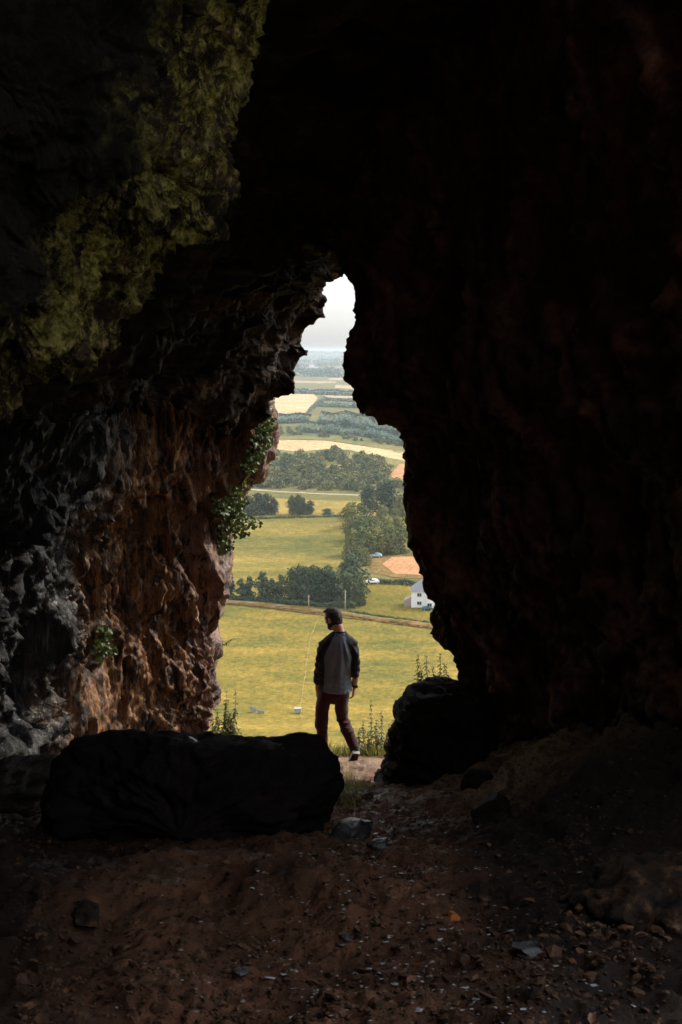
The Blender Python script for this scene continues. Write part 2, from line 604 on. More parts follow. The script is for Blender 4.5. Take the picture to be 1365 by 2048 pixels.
for (u, v, Y), t in zip(C_EDGE, tt):
    top = np.interp(t, [0, .5, 1], [0.3, .7, 1.0])
    rows.append([P(u - 900 * (1 - min(1, t)), v - 900, Y + 1.3), P(u - 200 * (1 - min(1, t)), v - 260 * top, Y + .7), P(u - 26 * (1 - min(1, t)), v - 30, Y + .3), P(u, v, Y),
                 P(u - 16, v - 14, Y - .2), P(c4u(t), c4v(t), 7.5), P(c5u(t), c5v(t), 5.7),
                 np.array([np.interp(t, [0, 1, 1.7], [-2.6, -.5, 3.2]), 3.2, np.interp(t, [0, 1, 1.7], [-.3, 2.5, 2.9])]),
                 np.array([np.interp(t, [0, 1, 1.7], [-3.4, -.5, 3.4]), -1.0, np.interp(t, [0, 1, 1.7], [.6, 3.0, 3.2])]),
                 np.array([np.interp(t, [0, 1, 1.7], [-3.6, -.5, 3.4]), -4.8, np.interp(t, [0, 1, 1.7], [.6, 3.0, 3.2])])])


def disp_roof(p, n, e, par):
    far = np.clip(e / 0.9, 0, 1)[..., None]
    a = math.radians(24)
    q = p.copy()
    q[..., 2] = p[..., 2] * math.cos(a) - p[..., 0] * math.sin(a) + 0.25 * fbm(p * .8, 3, seed=81)
    lay = ridged(q * np.array([.7, .7, 3.4]), 4, 0.55, seed=82)[..., None]
    d = 0.16 * fbm(p * .9, 3, seed=83)[..., None] * far + (0.06 * lay + .05 * crag(q * np.array([2.5, 2.5, 6]), 85)[..., None] + .024 * crag(q * np.array([8, 8, 16]), 86)[..., None]) * (0.4 + 0.6 * far) + 0.03 * fbm(p * 9, 4, .65, seed=84)[..., None]
    return p - n * d


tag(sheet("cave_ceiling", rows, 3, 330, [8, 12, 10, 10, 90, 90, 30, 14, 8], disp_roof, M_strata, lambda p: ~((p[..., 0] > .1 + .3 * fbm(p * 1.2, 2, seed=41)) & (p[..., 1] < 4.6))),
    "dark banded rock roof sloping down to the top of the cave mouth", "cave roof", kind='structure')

# ---- mossy overhang, nearer
M_EDGE = [(-520, 980, 4.4), (-130, 905, 4.5), (-30, 850, 4.6), (10, 822, 4.6), (48, 766, 4.6), (118, 746, 4.6), (186, 733, 4.65), (234, 704, 4.7), (241, 654, 4.7), (276, 594, 4.7), (302, 548, 4.7),
          (318, 522, 4.7), (380, 506, 4.7), (430, 486, 4.7), (440, 462, 4.7), (438, 432, 4.7), (449, 408, 4.7), (466, 370, 4.75), (466, 320, 4.75), (478, 268, 4.8), (504, 182, 4.9),
          (510, 150, 4.9), (522, 100, 4.9), (528, 40, 4.9), (536, 0, 4.9), (548, -150, 4.9), (570, -420, 4.9), (600, -700, 4.9)]
rows = []
for i, (u, v, Y) in enumerate(M_EDGE):
    f = i / (len(M_EDGE) - 1)
    rows.append([P(u - 520, v - 480, Y + 1.5), P(u - 170, v - 150, Y + .9), P(u - 26, v - 20, Y + .25), P(u, v, Y),
                 P(u - 40, v - 26, Y - .22), P(u - 190, v - 130, Y - .75), P(u - 420, v - 300, Y - 1.15), P(u - 900, v - 800, Y - 1.7),
                 np.array([-3.0 + .8 * f, 0.8, 1.9 + .6 * f])])


def disp_moss(p, n, e, par):
    far = np.clip(e / 0.7, 0, 1)[..., None]
    d = 0.17 * fbm(p * 1.5, 3, seed=91)[..., None] * far
    d = d + 0.05 * ridged(p * np.array([2.2, 2.2, 2.8]), 3, 0.5, seed=92)[..., None] * (0.3 + .7 * far)
    d = d + 0.035 * fbm(p * 8, 3, 0.6, seed=93)[..., None] + (.09 * crag(p * np.array([2.6, 2.6, 4.2]), 95) + .035 * crag(p * np.array([8, 8, 9]), 96))[..., None] * (0.35 + .65 * far)
    d = d + 0.022 * np.abs(fbm(p * 30, 3, 0.6, seed=94))[..., None] * (np.abs(par) > 1)[..., None]
    return p - n * d


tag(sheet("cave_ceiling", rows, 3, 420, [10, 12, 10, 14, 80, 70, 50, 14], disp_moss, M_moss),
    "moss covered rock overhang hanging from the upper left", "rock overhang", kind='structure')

WIN_Y0, WIN_Y1, WIN_Z1 = -4.5, 4.8, 9.0
# ---- the body of the hill that closes the cave behind, above and to the left; open on one side towards the daylight
rows = []
for y in (-6.0, -5.2, -5.0, -3, 0, 3.4, 6, 8.5, 9.6, 10.4, 11.2):
    k = 0.05 if y < -5.5 else (0.7 if y < -5.1 else 1.0)
    rise = max(0, (y - 9) * 0.6)
    rows.append([np.array([x * k, y, -5 + (z + 5) * (k if k < .6 else 1)]) for (x, z) in
                 ((-4.9 - rise, -6.5), (-4.9 - rise, -2), (-4.7, 1.5), (-3.6, 3.6), (0, 4.6 + rise), (3.0, 3.9 + rise), (4.2, 2.0), (4.6, -2), (4.6, -6.5))])


def disp_hill(p, n, e, par):
    return p + n * (0.22 * fbm(p * .8, 4, seed=101)[..., None] + .03 * fbm(p * 5, 3, seed=102)[..., None])


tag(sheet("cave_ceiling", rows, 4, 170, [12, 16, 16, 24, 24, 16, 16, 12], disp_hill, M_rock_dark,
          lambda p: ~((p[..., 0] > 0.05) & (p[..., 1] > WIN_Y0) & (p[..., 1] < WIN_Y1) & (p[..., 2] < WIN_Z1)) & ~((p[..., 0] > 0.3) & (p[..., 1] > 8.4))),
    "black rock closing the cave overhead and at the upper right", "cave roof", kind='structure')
# ------------------------------------------------------------------ cave floor
FY = np.array([-6, 0, 1.2, 2.2, 3.5, 4.8, 6.2, 7.5, 9.0, 10.2, 10.75, 11.2, 11.6, 12.2])
FZ = np.array([-1.5, -1.55, -1.57, -1.66, -2.0, -2.46, -2.98, -3.46, -4.03, -4.46, -4.60, -4.72, -4.90, -5.35])


def sstep(x, a, b):
    t = np.clip((x - a) / (b - a), 0, 1)
    return t * t * (3 - 2 * t)


def floor_z(x, y, fine=True):
    x = np.asarray(x, float); y = np.asarray(y, float)
    z = np.interp(y, FY, FZ)
    z = z + 0.75 * sstep(x, 0.35 + .04 * y, 1.9) * sstep(y, 2.5, 4.5) * (1 - sstep(y, 8.6, 9.6))       # bank along the right wall
    z = z + 0.35 * sstep(-x, 1.5 + .06 * y, 3.2) * (1 - sstep(y, 8.5, 9.6))
    inside = 1 - sstep(y, 9.6, 10.6) * .75
    p = np.stack([x, y, np.zeros_like(x)], -1)
    z = z + inside * (0.085 * fbm(p * 1.1, 3, seed=111) + 0.035 * fbm(p * 4.0, 3, seed=112))
    bank = sstep(x, .42, .8) * sstep(y, 3.2, 4.2) * (1 - sstep(y, 7.6, 8.8))                            # rock ledges break through the bank
    if fine:
        st = .085
        zq = st * (np.floor(z / st + .9 * vnoise(p * 2.2, 118) + .35 * vnoise(p * 9, 119)) + .5)
        z = z + bank * .75 * (zq - z)
        z = z + inside * (0.014 * ridged(p * 9, 3, .6, seed=113) + .009 * crag(p * np.array([22, 22, 1]) + .5 * vnoise(p * 12, 3)[..., None], 116) * (0.4 + 0.6 * sstep(fbm(p * .9, 2, seed=115), -.3, .4)) + 0.012 * fbm(p * 26, 3, .65, seed=114))
    return z


def mix_r(t, a, v, f):
    m = t.nodes.new("ShaderNodeMix"); m.data_type = 'FLOAT'
    t.links.new(f, m.inputs[0]); t.links.new(a, m.inputs[2]); m.inputs[3].default_value = v
    return m.outputs[0]


def floor_mat():
    m, t, b = nt("damp_cave_earth")
    v0 = coords(t)
    n1 = noise(t, v0, 2.0, 9, 0.68)
    c = ramp(t, [(0.3, (0.03, 0.012, 0.006)), (0.5, (0.112, 0.053, 0.030)), (0.7, (0.26, 0.125, 0.068))], n1)
    c = mix(t, c, ramp(t, [(0.3, (0.3, 0.29, 0.28)), (0.68, (1.4, 1.35, 1.3))], noise(t, v0, 22, 7, 0.75)), 0.85, 'MULTIPLY')
    sep = t.nodes.new("ShaderNodeSeparateXYZ")
    t.links.new(v0, sep.inputs[0])
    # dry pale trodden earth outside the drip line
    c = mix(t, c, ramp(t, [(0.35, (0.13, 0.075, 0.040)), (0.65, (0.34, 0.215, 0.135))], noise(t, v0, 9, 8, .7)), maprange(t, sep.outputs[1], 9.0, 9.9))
    # brown bank by the right wall, its colour raised to look lit
    g = noise(t, v0, 1.6, 5, .7)
    gm = t.nodes.new("ShaderNodeMath"); gm.operation = 'MULTIPLY'
    t.links.new(maprange(t, g, .32, .5), gm.inputs[0]); t.links.new(maprange(t, sep.outputs[0], .5, .9), gm.inputs[1])
    c = mix(t, c, ramp(t, [(.36, (.05, .032, .014)), (.6, (.30, .19, .095))], noise(t, coords(t, (1, 1, 5)), 8, 8, .75)), gm.outputs[0])
    # shade towards the right wall, painted into the earth colour
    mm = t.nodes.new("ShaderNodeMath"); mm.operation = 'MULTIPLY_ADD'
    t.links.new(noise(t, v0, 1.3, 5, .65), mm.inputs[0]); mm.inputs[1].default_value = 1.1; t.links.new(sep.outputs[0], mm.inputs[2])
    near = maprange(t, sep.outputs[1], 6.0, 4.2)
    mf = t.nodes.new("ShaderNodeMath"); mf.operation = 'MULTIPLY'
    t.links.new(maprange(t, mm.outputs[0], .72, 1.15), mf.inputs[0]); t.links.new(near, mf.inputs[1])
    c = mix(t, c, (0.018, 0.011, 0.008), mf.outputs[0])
    ml = t.nodes.new("ShaderNodeMath"); ml.operation = 'MULTIPLY_ADD'                                  # same painted shade along the left wall
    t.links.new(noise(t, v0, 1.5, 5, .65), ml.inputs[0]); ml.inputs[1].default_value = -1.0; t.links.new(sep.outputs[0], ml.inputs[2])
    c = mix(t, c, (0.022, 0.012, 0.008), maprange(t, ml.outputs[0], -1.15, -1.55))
    t.links.new(c, b.inputs['Base Color'])
    wet = noise(t, v0, 3.0, 7, 0.7)
    t.links.new(mix_r(t, maprange(t, wet, 0.42, 0.6, 0.85, 0.26), .9, maprange(t, sep.outputs[0], .45, .8)), b.inputs['Roughness'])
    b.inputs['Specular IOR Level'].default_value = .2
    bump(t, b, noise(t, v0, 14, 10, 0.75), 1.0, 0.03)
    bump(t, b, noise(t, v0, 70, 5, 0.7), 0.8, 0.008)
    return m


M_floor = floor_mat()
ys = np.concatenate([np.linspace(-6, 1.4, 30), 1.5 * (12.2 / 1.5) ** np.linspace(0, 1, 460)])
sx = np.linspace(-1, 1, 340)
sx = np.sign(sx) * np.abs(sx) ** 1.15
gx = sx[None, :] * (0.36 * np.maximum(ys, 1.5) + 2.2 + 2.0 * (ys < 1.4))[:, None]
gy = np.repeat(ys[:, None], len(sx), 1)
gz = floor_z(gx, gy)
pts = np.stack([gx, gy, gz], -1)
# a little sideways wobble so that lumps have faces of their own
pts[..., :2] += 0.012 * np.stack([vnoise(pts * 18, 5), vnoise(pts * 18, 6)], -1)
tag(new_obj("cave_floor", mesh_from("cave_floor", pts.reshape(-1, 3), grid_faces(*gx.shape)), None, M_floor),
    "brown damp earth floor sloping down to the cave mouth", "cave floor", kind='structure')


def fz(x, y):
    return float(floor_z(np.array([x]), np.array([y]))[0])


def floor_hit(u, v):
    """point of the cave floor seen at a pixel"""
    d = ray(u, v)
    ts = np.linspace(1.2, 12, 900)
    q = ts[:, None] * d[None, :]
    below = q[:, 2] < floor_z(q[:, 0], q[:, 1], False)
    i = int(np.argmax(below)) if below.any() else -1
    return q[i]


# ------------------------------------------------------------------ boulders and stones
def inflate(name, outline, Y, dfront, dback, mat, seed, nper=220, amp=0.05, freq=2.5, fine=0.015, tilt=0.0, parent=None, layer=1.6, melt=1.0):
    """a boulder: its outline at one depth, bulged towards and away from the cave, then weathered"""
    o = np.array([P(u, v, Y) for (u, v) in outline])
    o = np.concatenate([o, o[:1]])
    d = np.concatenate([[0], np.cumsum(np.linalg.norm(np.diff(o, axis=0), axis=1))])
    q = np.linspace(0, d[-1], nper, endpoint=False)
    ring = np.stack([np.interp(q, d, o[:, k]) for k in range(3)], -1)
    c = ring.mean(0)
    ker = np.hanning(63)[1:-1]; ker /= ker.sum()
    soft = np.stack([np.convolve(np.concatenate([ring[-30:, k], ring[:, k], ring[:30, k]]), ker, 'valid') for k in range(3)], -1)
    zmax = ring[:, 2].max()
    V = []
    m = 46
    angs = np.linspace(math.pi / 2, -math.pi / 2, m)
    for a in angs:
        s = math.cos(a) ** 0.45
        off = -(dfront if a > 0 else dback) * math.sin(a) * (1 if a > 0 else 1)
        r = c + (ring + (soft - ring) * melt * (1 - math.cos(a) ** 6) - c) * s
        r[:, 1] = Y + off * (1 + tilt * (r[:, 2] - c[2])) if a > 0 else Y + abs(off)
        if a < 0:
            r[:, 2] -= .5 * abs(off)
        V.append(r)
    p = np.array(V)
    n = np.zeros_like(p)
    dirs = p - c
    dirs[..., 1] *= 2.0
    n = dirs / (np.linalg.norm(dirs, axis=-1, keepdims=True) + 1e-9)
    edge = np.cos(angs)[:, None, None] ** 8
    pw = p + .10 * np.stack([vnoise(p * 4, seed + 1), vnoise(p * 4, seed + 2), vnoise(p * 4, seed + 3)], -1)
    dsp = amp * (.5 * ridged(p * freq * np.array([1, 1, layer]), 5, .6, seed) + .9 * crag(pw * freq * 1.1 * np.array([1, 1, layer]), seed) + .4 * crag(pw * freq * 3.1 * np.array([1, 1, layer]), seed + 5))[..., None] * (1 - .92 * edge) + fine * fbm(p * 14, 4, .6, seed + 9)[..., None]
    p = p + n * dsp
    bx = np.linspace(ring[:, 0].min(), ring[:, 0].max(), 70)          # no spikes above the outline
    tz = np.array([ring[np.abs(ring[:, 0] - x) < (bx[1] - bx[0]) * 1.5, 2].max(initial=c[2]) for x in bx])
    lim = np.interp(p[..., 0], bx, tz) + .012
    p[..., 2] = np.where(p[..., 2] > lim, lim + (p[..., 2] - lim) * .15, p[..., 2])
    pf = np.concatenate([p.reshape(-1, 3), p[:1].mean(1), p[-1:].mean(1)])
    a = np.arange(m * nper).reshape(m, nper)
    b = np.roll(a, -1, 1)
    F = np.stack([a[:-1], b[:-1], b[1:], a[1:]], -1).reshape(-1, 4).tolist()
    F += [(b[0, i], a[0, i], m * nper) for i in range(nper)] + [(a[-1, i], b[-1, i], m * nper + 1) for i in range(nper)]
    return new_obj(name, mesh_from(name, pf, F), parent, mat)


def ico(sub):
    bm = bmesh.new()
    bmesh.ops.create_icosphere(bm, subdivisions=sub, radius=1)
    v = np.array([x.co[:] for x in bm.verts])
    f = np.array([[y.index for y in x.verts] for x in bm.faces])
    bm.free()
    return v, f


ICO = {k: ico(k) for k in (1, 2, 3, 4, 5)}


def stone(name, loc, rad, seed, mat, sub=4, rot=0.0, amp=0.25, cut=0.5, parent=None):
    """an angular stone: a ball cut by random planes, then roughened"""
    v, f = ICO[sub]
    r = np.random.default_rng(seed)
    p = v.copy()
    for k in range(11):
        nrm = r.normal(size=3); nrm /= np.linalg.norm(nrm)
        h = r.uniform(cut, 0.92)
        dd = p @ nrm - h
        p = p - np.clip(dd, 0, None)[:, None] * nrm
    p = p * (1 + amp * 0.4 * fbm(v * 1.7 + seed, 3, seed=seed)[:, None] + 0.05 * fbm(v * 7 + seed, 3, seed=seed + 1)[:, None])
    p = p * np.array(rad)
    c, s = math.cos(rot), math.sin(rot)
    p = np.stack([p[:, 0] * c - p[:, 1] * s, p[:, 0] * s + p[:, 1] * c, p[:, 2]], -1)
    o = new_obj(name, mesh_from(name, p, f), parent, mat)
    o.location = loc
    return o


M_boulder = rock_mat("black_boulder_rock", [(0.3, (0.007, 0.006, 0.005)), (0.55, (0.013, 0.010, 0.009)), (0.78, (0.028, 0.021, 0.017))], scale=3, rough=(0.6, 0.95), bd=0.02, spec=.08)
M_ledge = rock_mat("outcrop_rock", [(0.3, (0.008, 0.006, 0.004)), (0.55, (0.018, 0.012, 0.008)), (0.76, (0.05, 0.032, 0.016))], stretch=(.6, .6, 2.4), scale=3,
                   rough=(0.6, 0.95), patch=[((0.06, 0.052, 0.014), 3.0, 0.58, 0.70)], bd=0.02)
M_stone = rock_mat("brown_stone", [(0.3, (0.025, 0.013, 0.008)), (0.55, (0.09, 0.048, 0.027)), (0.76, (0.2, 0.12, 0.07))], scale=6, rough=(0.5, 0.9), bd=0.012)
M_pit = rock_mat("pitted_brown_rock", [(0.43, (0.006, 0.005, 0.004)), (0.55, (0.045, 0.026, 0.015)), (0.68, (0.24, 0.14, 0.075))], scale=7, rough=(0.6, 0.9), bd=0.02)
M_wet = rock_mat("wet_slate", [(0.3, (0.02, 0.02, 0.022)), (0.55, (0.05, 0.053, 0.06)), (0.76, (0.14, 0.15, 0.17))], scale=5, rough=(0.08, 0.3), bd=0.006, spec=.6)
M_glintchip = rock_mat("glint_pale_chips", [(0.3, (0.14, 0.145, 0.15)), (0.55, (0.38, 0.40, 0.43)), (0.76, (0.7, 0.71, 0.73))], scale=30, rough=(0.08, 0.3), bd=0.002, spec=.7)  # pale colour stands in for wet glints on the floor
M_orange = rock_mat("orange_stone", [(0.3, (0.25, 0.08, 0.02)), (0.6, (0.45, 0.16, 0.04)), (0.8, (0.55, 0.25, 0.08))], scale=9, rough=(0.5, 0.9), bd=0.008)

B_OUT = [(116, 1520), (128, 1496), (152, 1478), (190, 1468), (232, 1458), (262, 1459), (300, 1463), (342, 1460), (362, 1465), (380, 1470), (398, 1473), (410, 1470), (440, 1468), (452, 1472), (486, 1474),
         (520, 1473), (552, 1467), (570, 1469), (585, 1464), (606, 1464), (634, 1469), (650, 1484), (660, 1498), (674, 1514), (684, 1542), (685, 1572), (672, 1602), (648, 1640), (600, 1700),
         (480, 1740), (300, 1745), (160, 1720), (105, 1680), (92, 1600)]
o = inflate("boulder", B_OUT, 4.95, 0.30, 0.20, M_boulder, 131, amp=0.085, freq=2.6)
tag(o, "long black boulder lying across the cave floor in front of the mouth", "boulder")
O_OUT = [(912, 1358), (890, 1354), (862, 1355), (838, 1361), (816, 1373), (806, 1391), (792, 1405), (788, 1424), (790, 1440), (778, 1456), (780, 1476), (776, 1494), (776, 1516), (764, 1540), (748, 1562),
         (722, 1600), (800, 1640), (900, 1680), (1010, 1690), (1050, 1600), (1030, 1450), (985, 1385)]
o = inflate("rock_outcrop", O_OUT, 7.7, 0.42, 0.3, M_ledge, 151, amp=0.075, freq=2.4, fine=.018, layer=5.5, melt=.3)
tag(o, "dark layered rock outcrop at the foot of the right wall beside the path", "rock outcrop")
L_OUT = [(-260, 1560), (-120, 1530), (0, 1516), (30, 1506), (52, 1512), (90, 1508), (128, 1512), (150, 1530), (140, 1620), (60, 1680), (-200, 1700)]
o = inflate("rock_outcrop", L_OUT, 6.0, 0.6, 0.5, M_ledge, 171, amp=0.08, freq=2.2, fine=.02)
tag(o, "dark rock shelf behind the left end of the long boulder", "rock outcrop")
N_OUT = [(1010, 1770), (1090, 1745), (1160, 1752), (1180, 1735), (1225, 1712), (1260, 1706), (1310, 1718), (1365, 1730), (1460, 1735), (1520, 1850), (1480, 1980), (1250, 2000), (1120, 1960), (1040, 1880)]
N_OUT = [(1160, 1775), (1185, 1758), (1215, 1752), (1222, 1722), (1250, 1708), (1300, 1714), (1365, 1728), (1470, 1740), (1530, 1850), (1480, 1990), (1250, 2020), (1180, 1960), (1150, 1860)]
v_, f_ = ICO[5]
q_ = v_ * np.array([.44, .32, .25])
q_ = q_ * (1 + .10 * crag(v_ * 2.2 + 3, 191)[:, None] + .07 * crag(v_ * 6 + 3, 192)[:, None] - .10 * np.clip(vnoise(v_ * 7, 193) - .2, 0, 1)[:, None] + .03 * fbm(v_ * 16, 3, .6, 194)[:, None])
o = new_obj("boulder", mesh_from("boulder", q_, f_), None, M_pit)
o.location = P(1408, 1868, 3.0)
tag(o, "pitted brown boulder at the lower right edge by the wall", "boulder")


def on_floor(u, v, sink=0.0):
    h = floor_hit(u, v)
    return (h[0], h[1], fz(h[0], h[1]) - sink)


STONES = [  # u, v, radii (m), material, label
    (712, 1672, (.13, .10, .055), M_wet, "flat wet grey stone shining beside the right end of the long boulder"),
    (905, 1846, (.028, .024, .02), M_orange, "small bright orange stone among the dark gravel"),
    (178, 1850, (.075, .06, .05), M_pit, "brown clod of rock on the bare earth at lower left"),
    (640, 1592, (.10, .08, .06), M_boulder, "black stone tucked under the right end of the long boulder"),
    (790, 1560, (.16, .11, .07), M_boulder, "low black rock between the earth path and the outcrop"),
    (735, 1598, (.05, .04, .035), M_stone, "small brown stone on the trodden path behind the wet stone"),
    (965, 1560, (.15, .14, .14), M_ledge, "knobbly olive stained rock against the base of the right wall"),
    (985, 1640, (.12, .11, .12), M_ledge, "knobbly rock below the stained one at the right wall base"),
    (760, 1700, (.06, .05, .03), M_wet, "dark wet cobble just in front of the shining flat stone"),
    (950, 1790, (.08, .06, .03), M_pit, "black lump on the floor by the foot of the right bank"),
    (1060, 1905, (.06, .045, .018), M_wet, "wet blue grey slab at the dark lower right of the floor"),
    (225, 1702, (.03, .014, .01), M_stone, "thin pale splinter lying before the left of the boulder"),
    (345, 1470, (.045, .05, .03), M_wet, "wet stone resting in the notch on the boulder top"),
    (690, 1890, (.028, .022, .012), M_wet, "flat wet stone in the middle of the earth slope"),
    (480, 1960, (.030, .02, .012), M_wet, "flat wet stone on the earth slope at the bottom left"),
]
for i, (u, v, rad, mat, lab) in enumerate(STONES):
    h = floor_hit(u, v)
    if "notch" in lab:
        q = P(384, 1484, 4.85); loc = (q[0], q[1], q[2])
    else:
        loc = (h[0], h[1], fz(h[0], h[1]) + rad[2] * 0.25)
    st = stone("stone", loc, rad, 300 + i, mat, rot=random.uniform(0, 3))
    tag(st, lab, "stone")

# loose stuff on the floor: chips of wet stone, gravel, dead leaves
def scatter_stones(name, n, sizes, flat, mat, place, seed, label, cat, tilt=.25):
    r = np.random.default_rng(seed)
    v, f = ICO[1]
    VV, FF, c = [], [], 0
    xs, ys = place(r, n)
    zs = floor_z(xs, ys)
    for k in range(len(xs)):
        s = r.uniform(*sizes) * (1 if r.random() < .85 else 1.9)
        p = v * (1 + r.uniform(-.35, .35, (len(v), 1)))
        p = p * np.array([s, s * r.uniform(.5, 1), s * r.uniform(*flat)])
        a = r.uniform(0, 6.3); ca, sa = math.cos(a), math.sin(a)
        p = np.stack([p[:, 0] * ca - p[:, 1] * sa, p[:, 0] * sa + p[:, 1] * ca, p[:, 2]], -1)
        p[:, 2] += r.normal(0, tilt) * p[:, 0] + (r.normal(0, tilt) - .36) * p[:, 1]
        VV.append(p + np.array([xs[k], ys[k], zs[k] + s * flat[0] * .3])); FF.append(f + c); c += len(v)
    o = new_obj(name, mesh_from(name, np.concatenate(VV), np.concatenate(FF), smooth=False), None, mat)
    return tag(o, label, cat, kind='stuff')


def place_fan(r, n):
    y = 1.9 * (7.5 / 1.9) ** r.random(n)
    x = (r.random(n) * 2 - 1) * .36 * y
    return x, y


def place_track(r, n):
    """thickest along the trodden gully from the wet stone towards the camera"""
    y = 1.9 * (5.6 / 1.9) ** r.random(n)
    c = np.interp(y, [1.9, 3, 4.4, 5.6], [.10, .16, .12, .1])
    x = c + r.normal(0, 1, n) * np.interp(y, [1.9, 3, 5.6], [.34, .32, .28])
    k = np.abs(x) < .38 * y
    return x[k], y[k]


scatter_stones("gravel", 14000, (.0025, .008), (.45, .9), M_stone, place_fan, 401, "loose brown gravel strewn over the earth floor", "gravel")
scatter_stones("gravel", 900, (.008, .016), (.45, .8), M_stone, lambda r, n: (lambda y: ((r.random(n) * 2 - 1) * .36 * y, y))(1.9 * (3.0 / 1.9) ** r.random(n)), 402,
               "coarser brown clods and stones along the bottom of the slope", "gravel")
scatter_stones("gravel", 2300, (.003, .009), (.12, .25), M_glintchip, place_track, 403, "flat stone chips paled to read as wet glints down the trodden gully", "stone chips", .10)


def leaf_litter():
    r = np.random.default_rng(55)
    x, y = place_fan(r, 170)
    k = y < 4.2
    x, y = x[k], y[k]
    z = floor_z(x, y)
    VV, FF = [], []
    for i in range(len(x)):
        s = r.uniform(.010, .024); a = r.uniform(0, 6.3); ca, sa = math.cos(a), math.sin(a)
        b = [(-1, 0, 0), (-.3, -.5, .25), (.5, -.42, .3), (1.1, 0, .1), (.5, .42, .35), (-.3, .5, .2), (.1, 0, 0)]
        c = len(VV)
        for (px, py, pz) in b:
            px *= s; py *= s; pz *= s * r.uniform(.5, 1.4)
            VV.append((x[i] + px * ca - py * sa, y[i] + px * sa + py * ca, z[i] + .006 + pz))
        FF += [(c, c + 1, c + 6), (c + 1, c + 2, c + 6), (c + 2, c + 3, c + 6), (c + 3, c + 4, c + 6), (c + 4, c + 5, c + 6), (c + 5, c, c + 6)]
    m = simple_mat("dead_leaf", (.10, .045, .018), .6, .5, 14)
    o = new_obj("fallen_leaves", mesh_from("fallen_leaves", VV, FF), None, m)
    tag(o, "curled brown dead leaves scattered over the near floor", "leaf litter", kind='stuff')


leaf_litter()
# ------------------------------------------------------------------ the walker
PY = 10.2


def J(u, v, dy=0.0):
    return P(u, v, PY + dy)


def loft(V, F, centers, radii, xdir=None, nseg=20, cap=True):
    """closed tube through centers; radii = (rx, ry) per ring; xdir = direction of rx"""
    C_ = np.asarray(centers, float)
    n = len(C_)
    if cap:
        # rounded ends
        d0 = C_[0] - C_[1]; d0 /= np.linalg.norm(d0)
        d1 = C_[-1] - C_[-2]; d1 /= np.linalg.norm(d1)
        r0, r1 = min(radii[0]), min(radii[-1])
        C_ = np.concatenate([[C_[0] + d0 * r0 * .75, C_[0] + d0 * r0 * .45], C_, [C_[-1] + d1 * r1 * .45, C_[-1] + d1 * r1 * .75]])
        radii = [tuple(x * .35 for x in radii[0]), tuple(x * .8 for x in radii[0])] + list(radii) + [tuple(x * .8 for x in radii[-1]), tuple(x * .35 for x in radii[-1])]
        n = len(C_)
    i0 = len(V)
    for j in range(n):
        t = C_[min(j + 1, n - 1)] - C_[max(j - 1, 0)]
        t /= np.linalg.norm(t) + 1e-9
        x = np.array([1.0, 0, 0]) if xdir is None else np.asarray(xdir, float)
        x = x - t * (x @ t); x /= np.linalg.norm(x) + 1e-9
        y = np.cross(t, x)
        for k in range(nseg):
            a = 2 * math.pi * k / nseg
            V.append(C_[j] + x * math.cos(a) * radii[j][0] + y * math.sin(a) * radii[j][1])
    for j in range(n - 1):
        for k in range(nseg):
            F.append((i0 + j * nseg + k, i0 + j * nseg + (k + 1) % nseg, i0 + (j + 1) * nseg + (k + 1) % nseg, i0 + (j + 1) * nseg + k))
    F.append(tuple(i0 + k for k in range(nseg))[::-1])
    F.append(tuple(i0 + (n - 1) * nseg + k for k in range(nseg)))


def ell(V, F, c, axes, radii, seg=20, ring=14):
    ax = np.array(axes, float)
    i0 = len(V)
    for j in range(1, ring):
        th = math.pi * j / ring
        for k in range(seg):
            ph = 2 * math.pi * k / seg
            l = np.array([math.sin(th) * math.cos(ph) * radii[0], math.sin(th) * math.sin(ph) * radii[1], math.cos(th) * radii[2]])
            V.append(c + l @ ax)
    for j in range(ring - 2):
        for k in range(seg):
            F.append((i0 + j * seg + k, i0 + (j + 1) * seg + k, i0 + (j + 1) * seg + (k + 1) % seg, i0 + j * seg + (k + 1) % seg))
    F.append(tuple(i0 + k for k in range(seg)))
    F.append(tuple(i0 + (ring - 2) * seg + k for k in range(seg))[::-1])


def fused(name, V, F, voxel, smooth=6, disp=None):
    """overlapping closed shells fused into one continuous skin"""
    me = mesh_from(name + "_raw", V, [tuple(f) for f in F])
    bm = bmesh.new(); bm.from_mesh(me); bmesh.ops.recalc_face_normals(bm, faces=bm.faces); bm.to_mesh(me); bm.free()
    o = bpy.data.objects.new(name + "_raw", me)
    COL.objects.link(o)
    r = o.modifiers.new("fuse", 'REMESH'); r.mode = 'VOXEL'; r.voxel_size = voxel; r.use_smooth_shade = True
    s = o.modifiers.new("smooth", 'SMOOTH'); s.factor = .5; s.iterations = smooth
    dg = bpy.context.evaluated_depsgraph_get()
    out = bpy.data.meshes.new_from_object(o.evaluated_get(dg))
    bpy.data.objects.remove(o); bpy.data.meshes.remove(me)
    n = len(out.vertices)
    co = np.empty(n * 3); out.vertices.foreach_get("co", co); co = co.reshape(-1, 3)
    if disp is not None:
        no = np.empty(n * 3); out.vertices.foreach_get("normal", no); no = no.reshape(-1, 3)
        co = disp(co, no)
        out.vertices.foreach_set("co", co.ravel())
    out.polygons.foreach_set("use_smooth", np.ones(len(out.polygons), dtype=bool))
    out.update()
    out.name = name
    return out


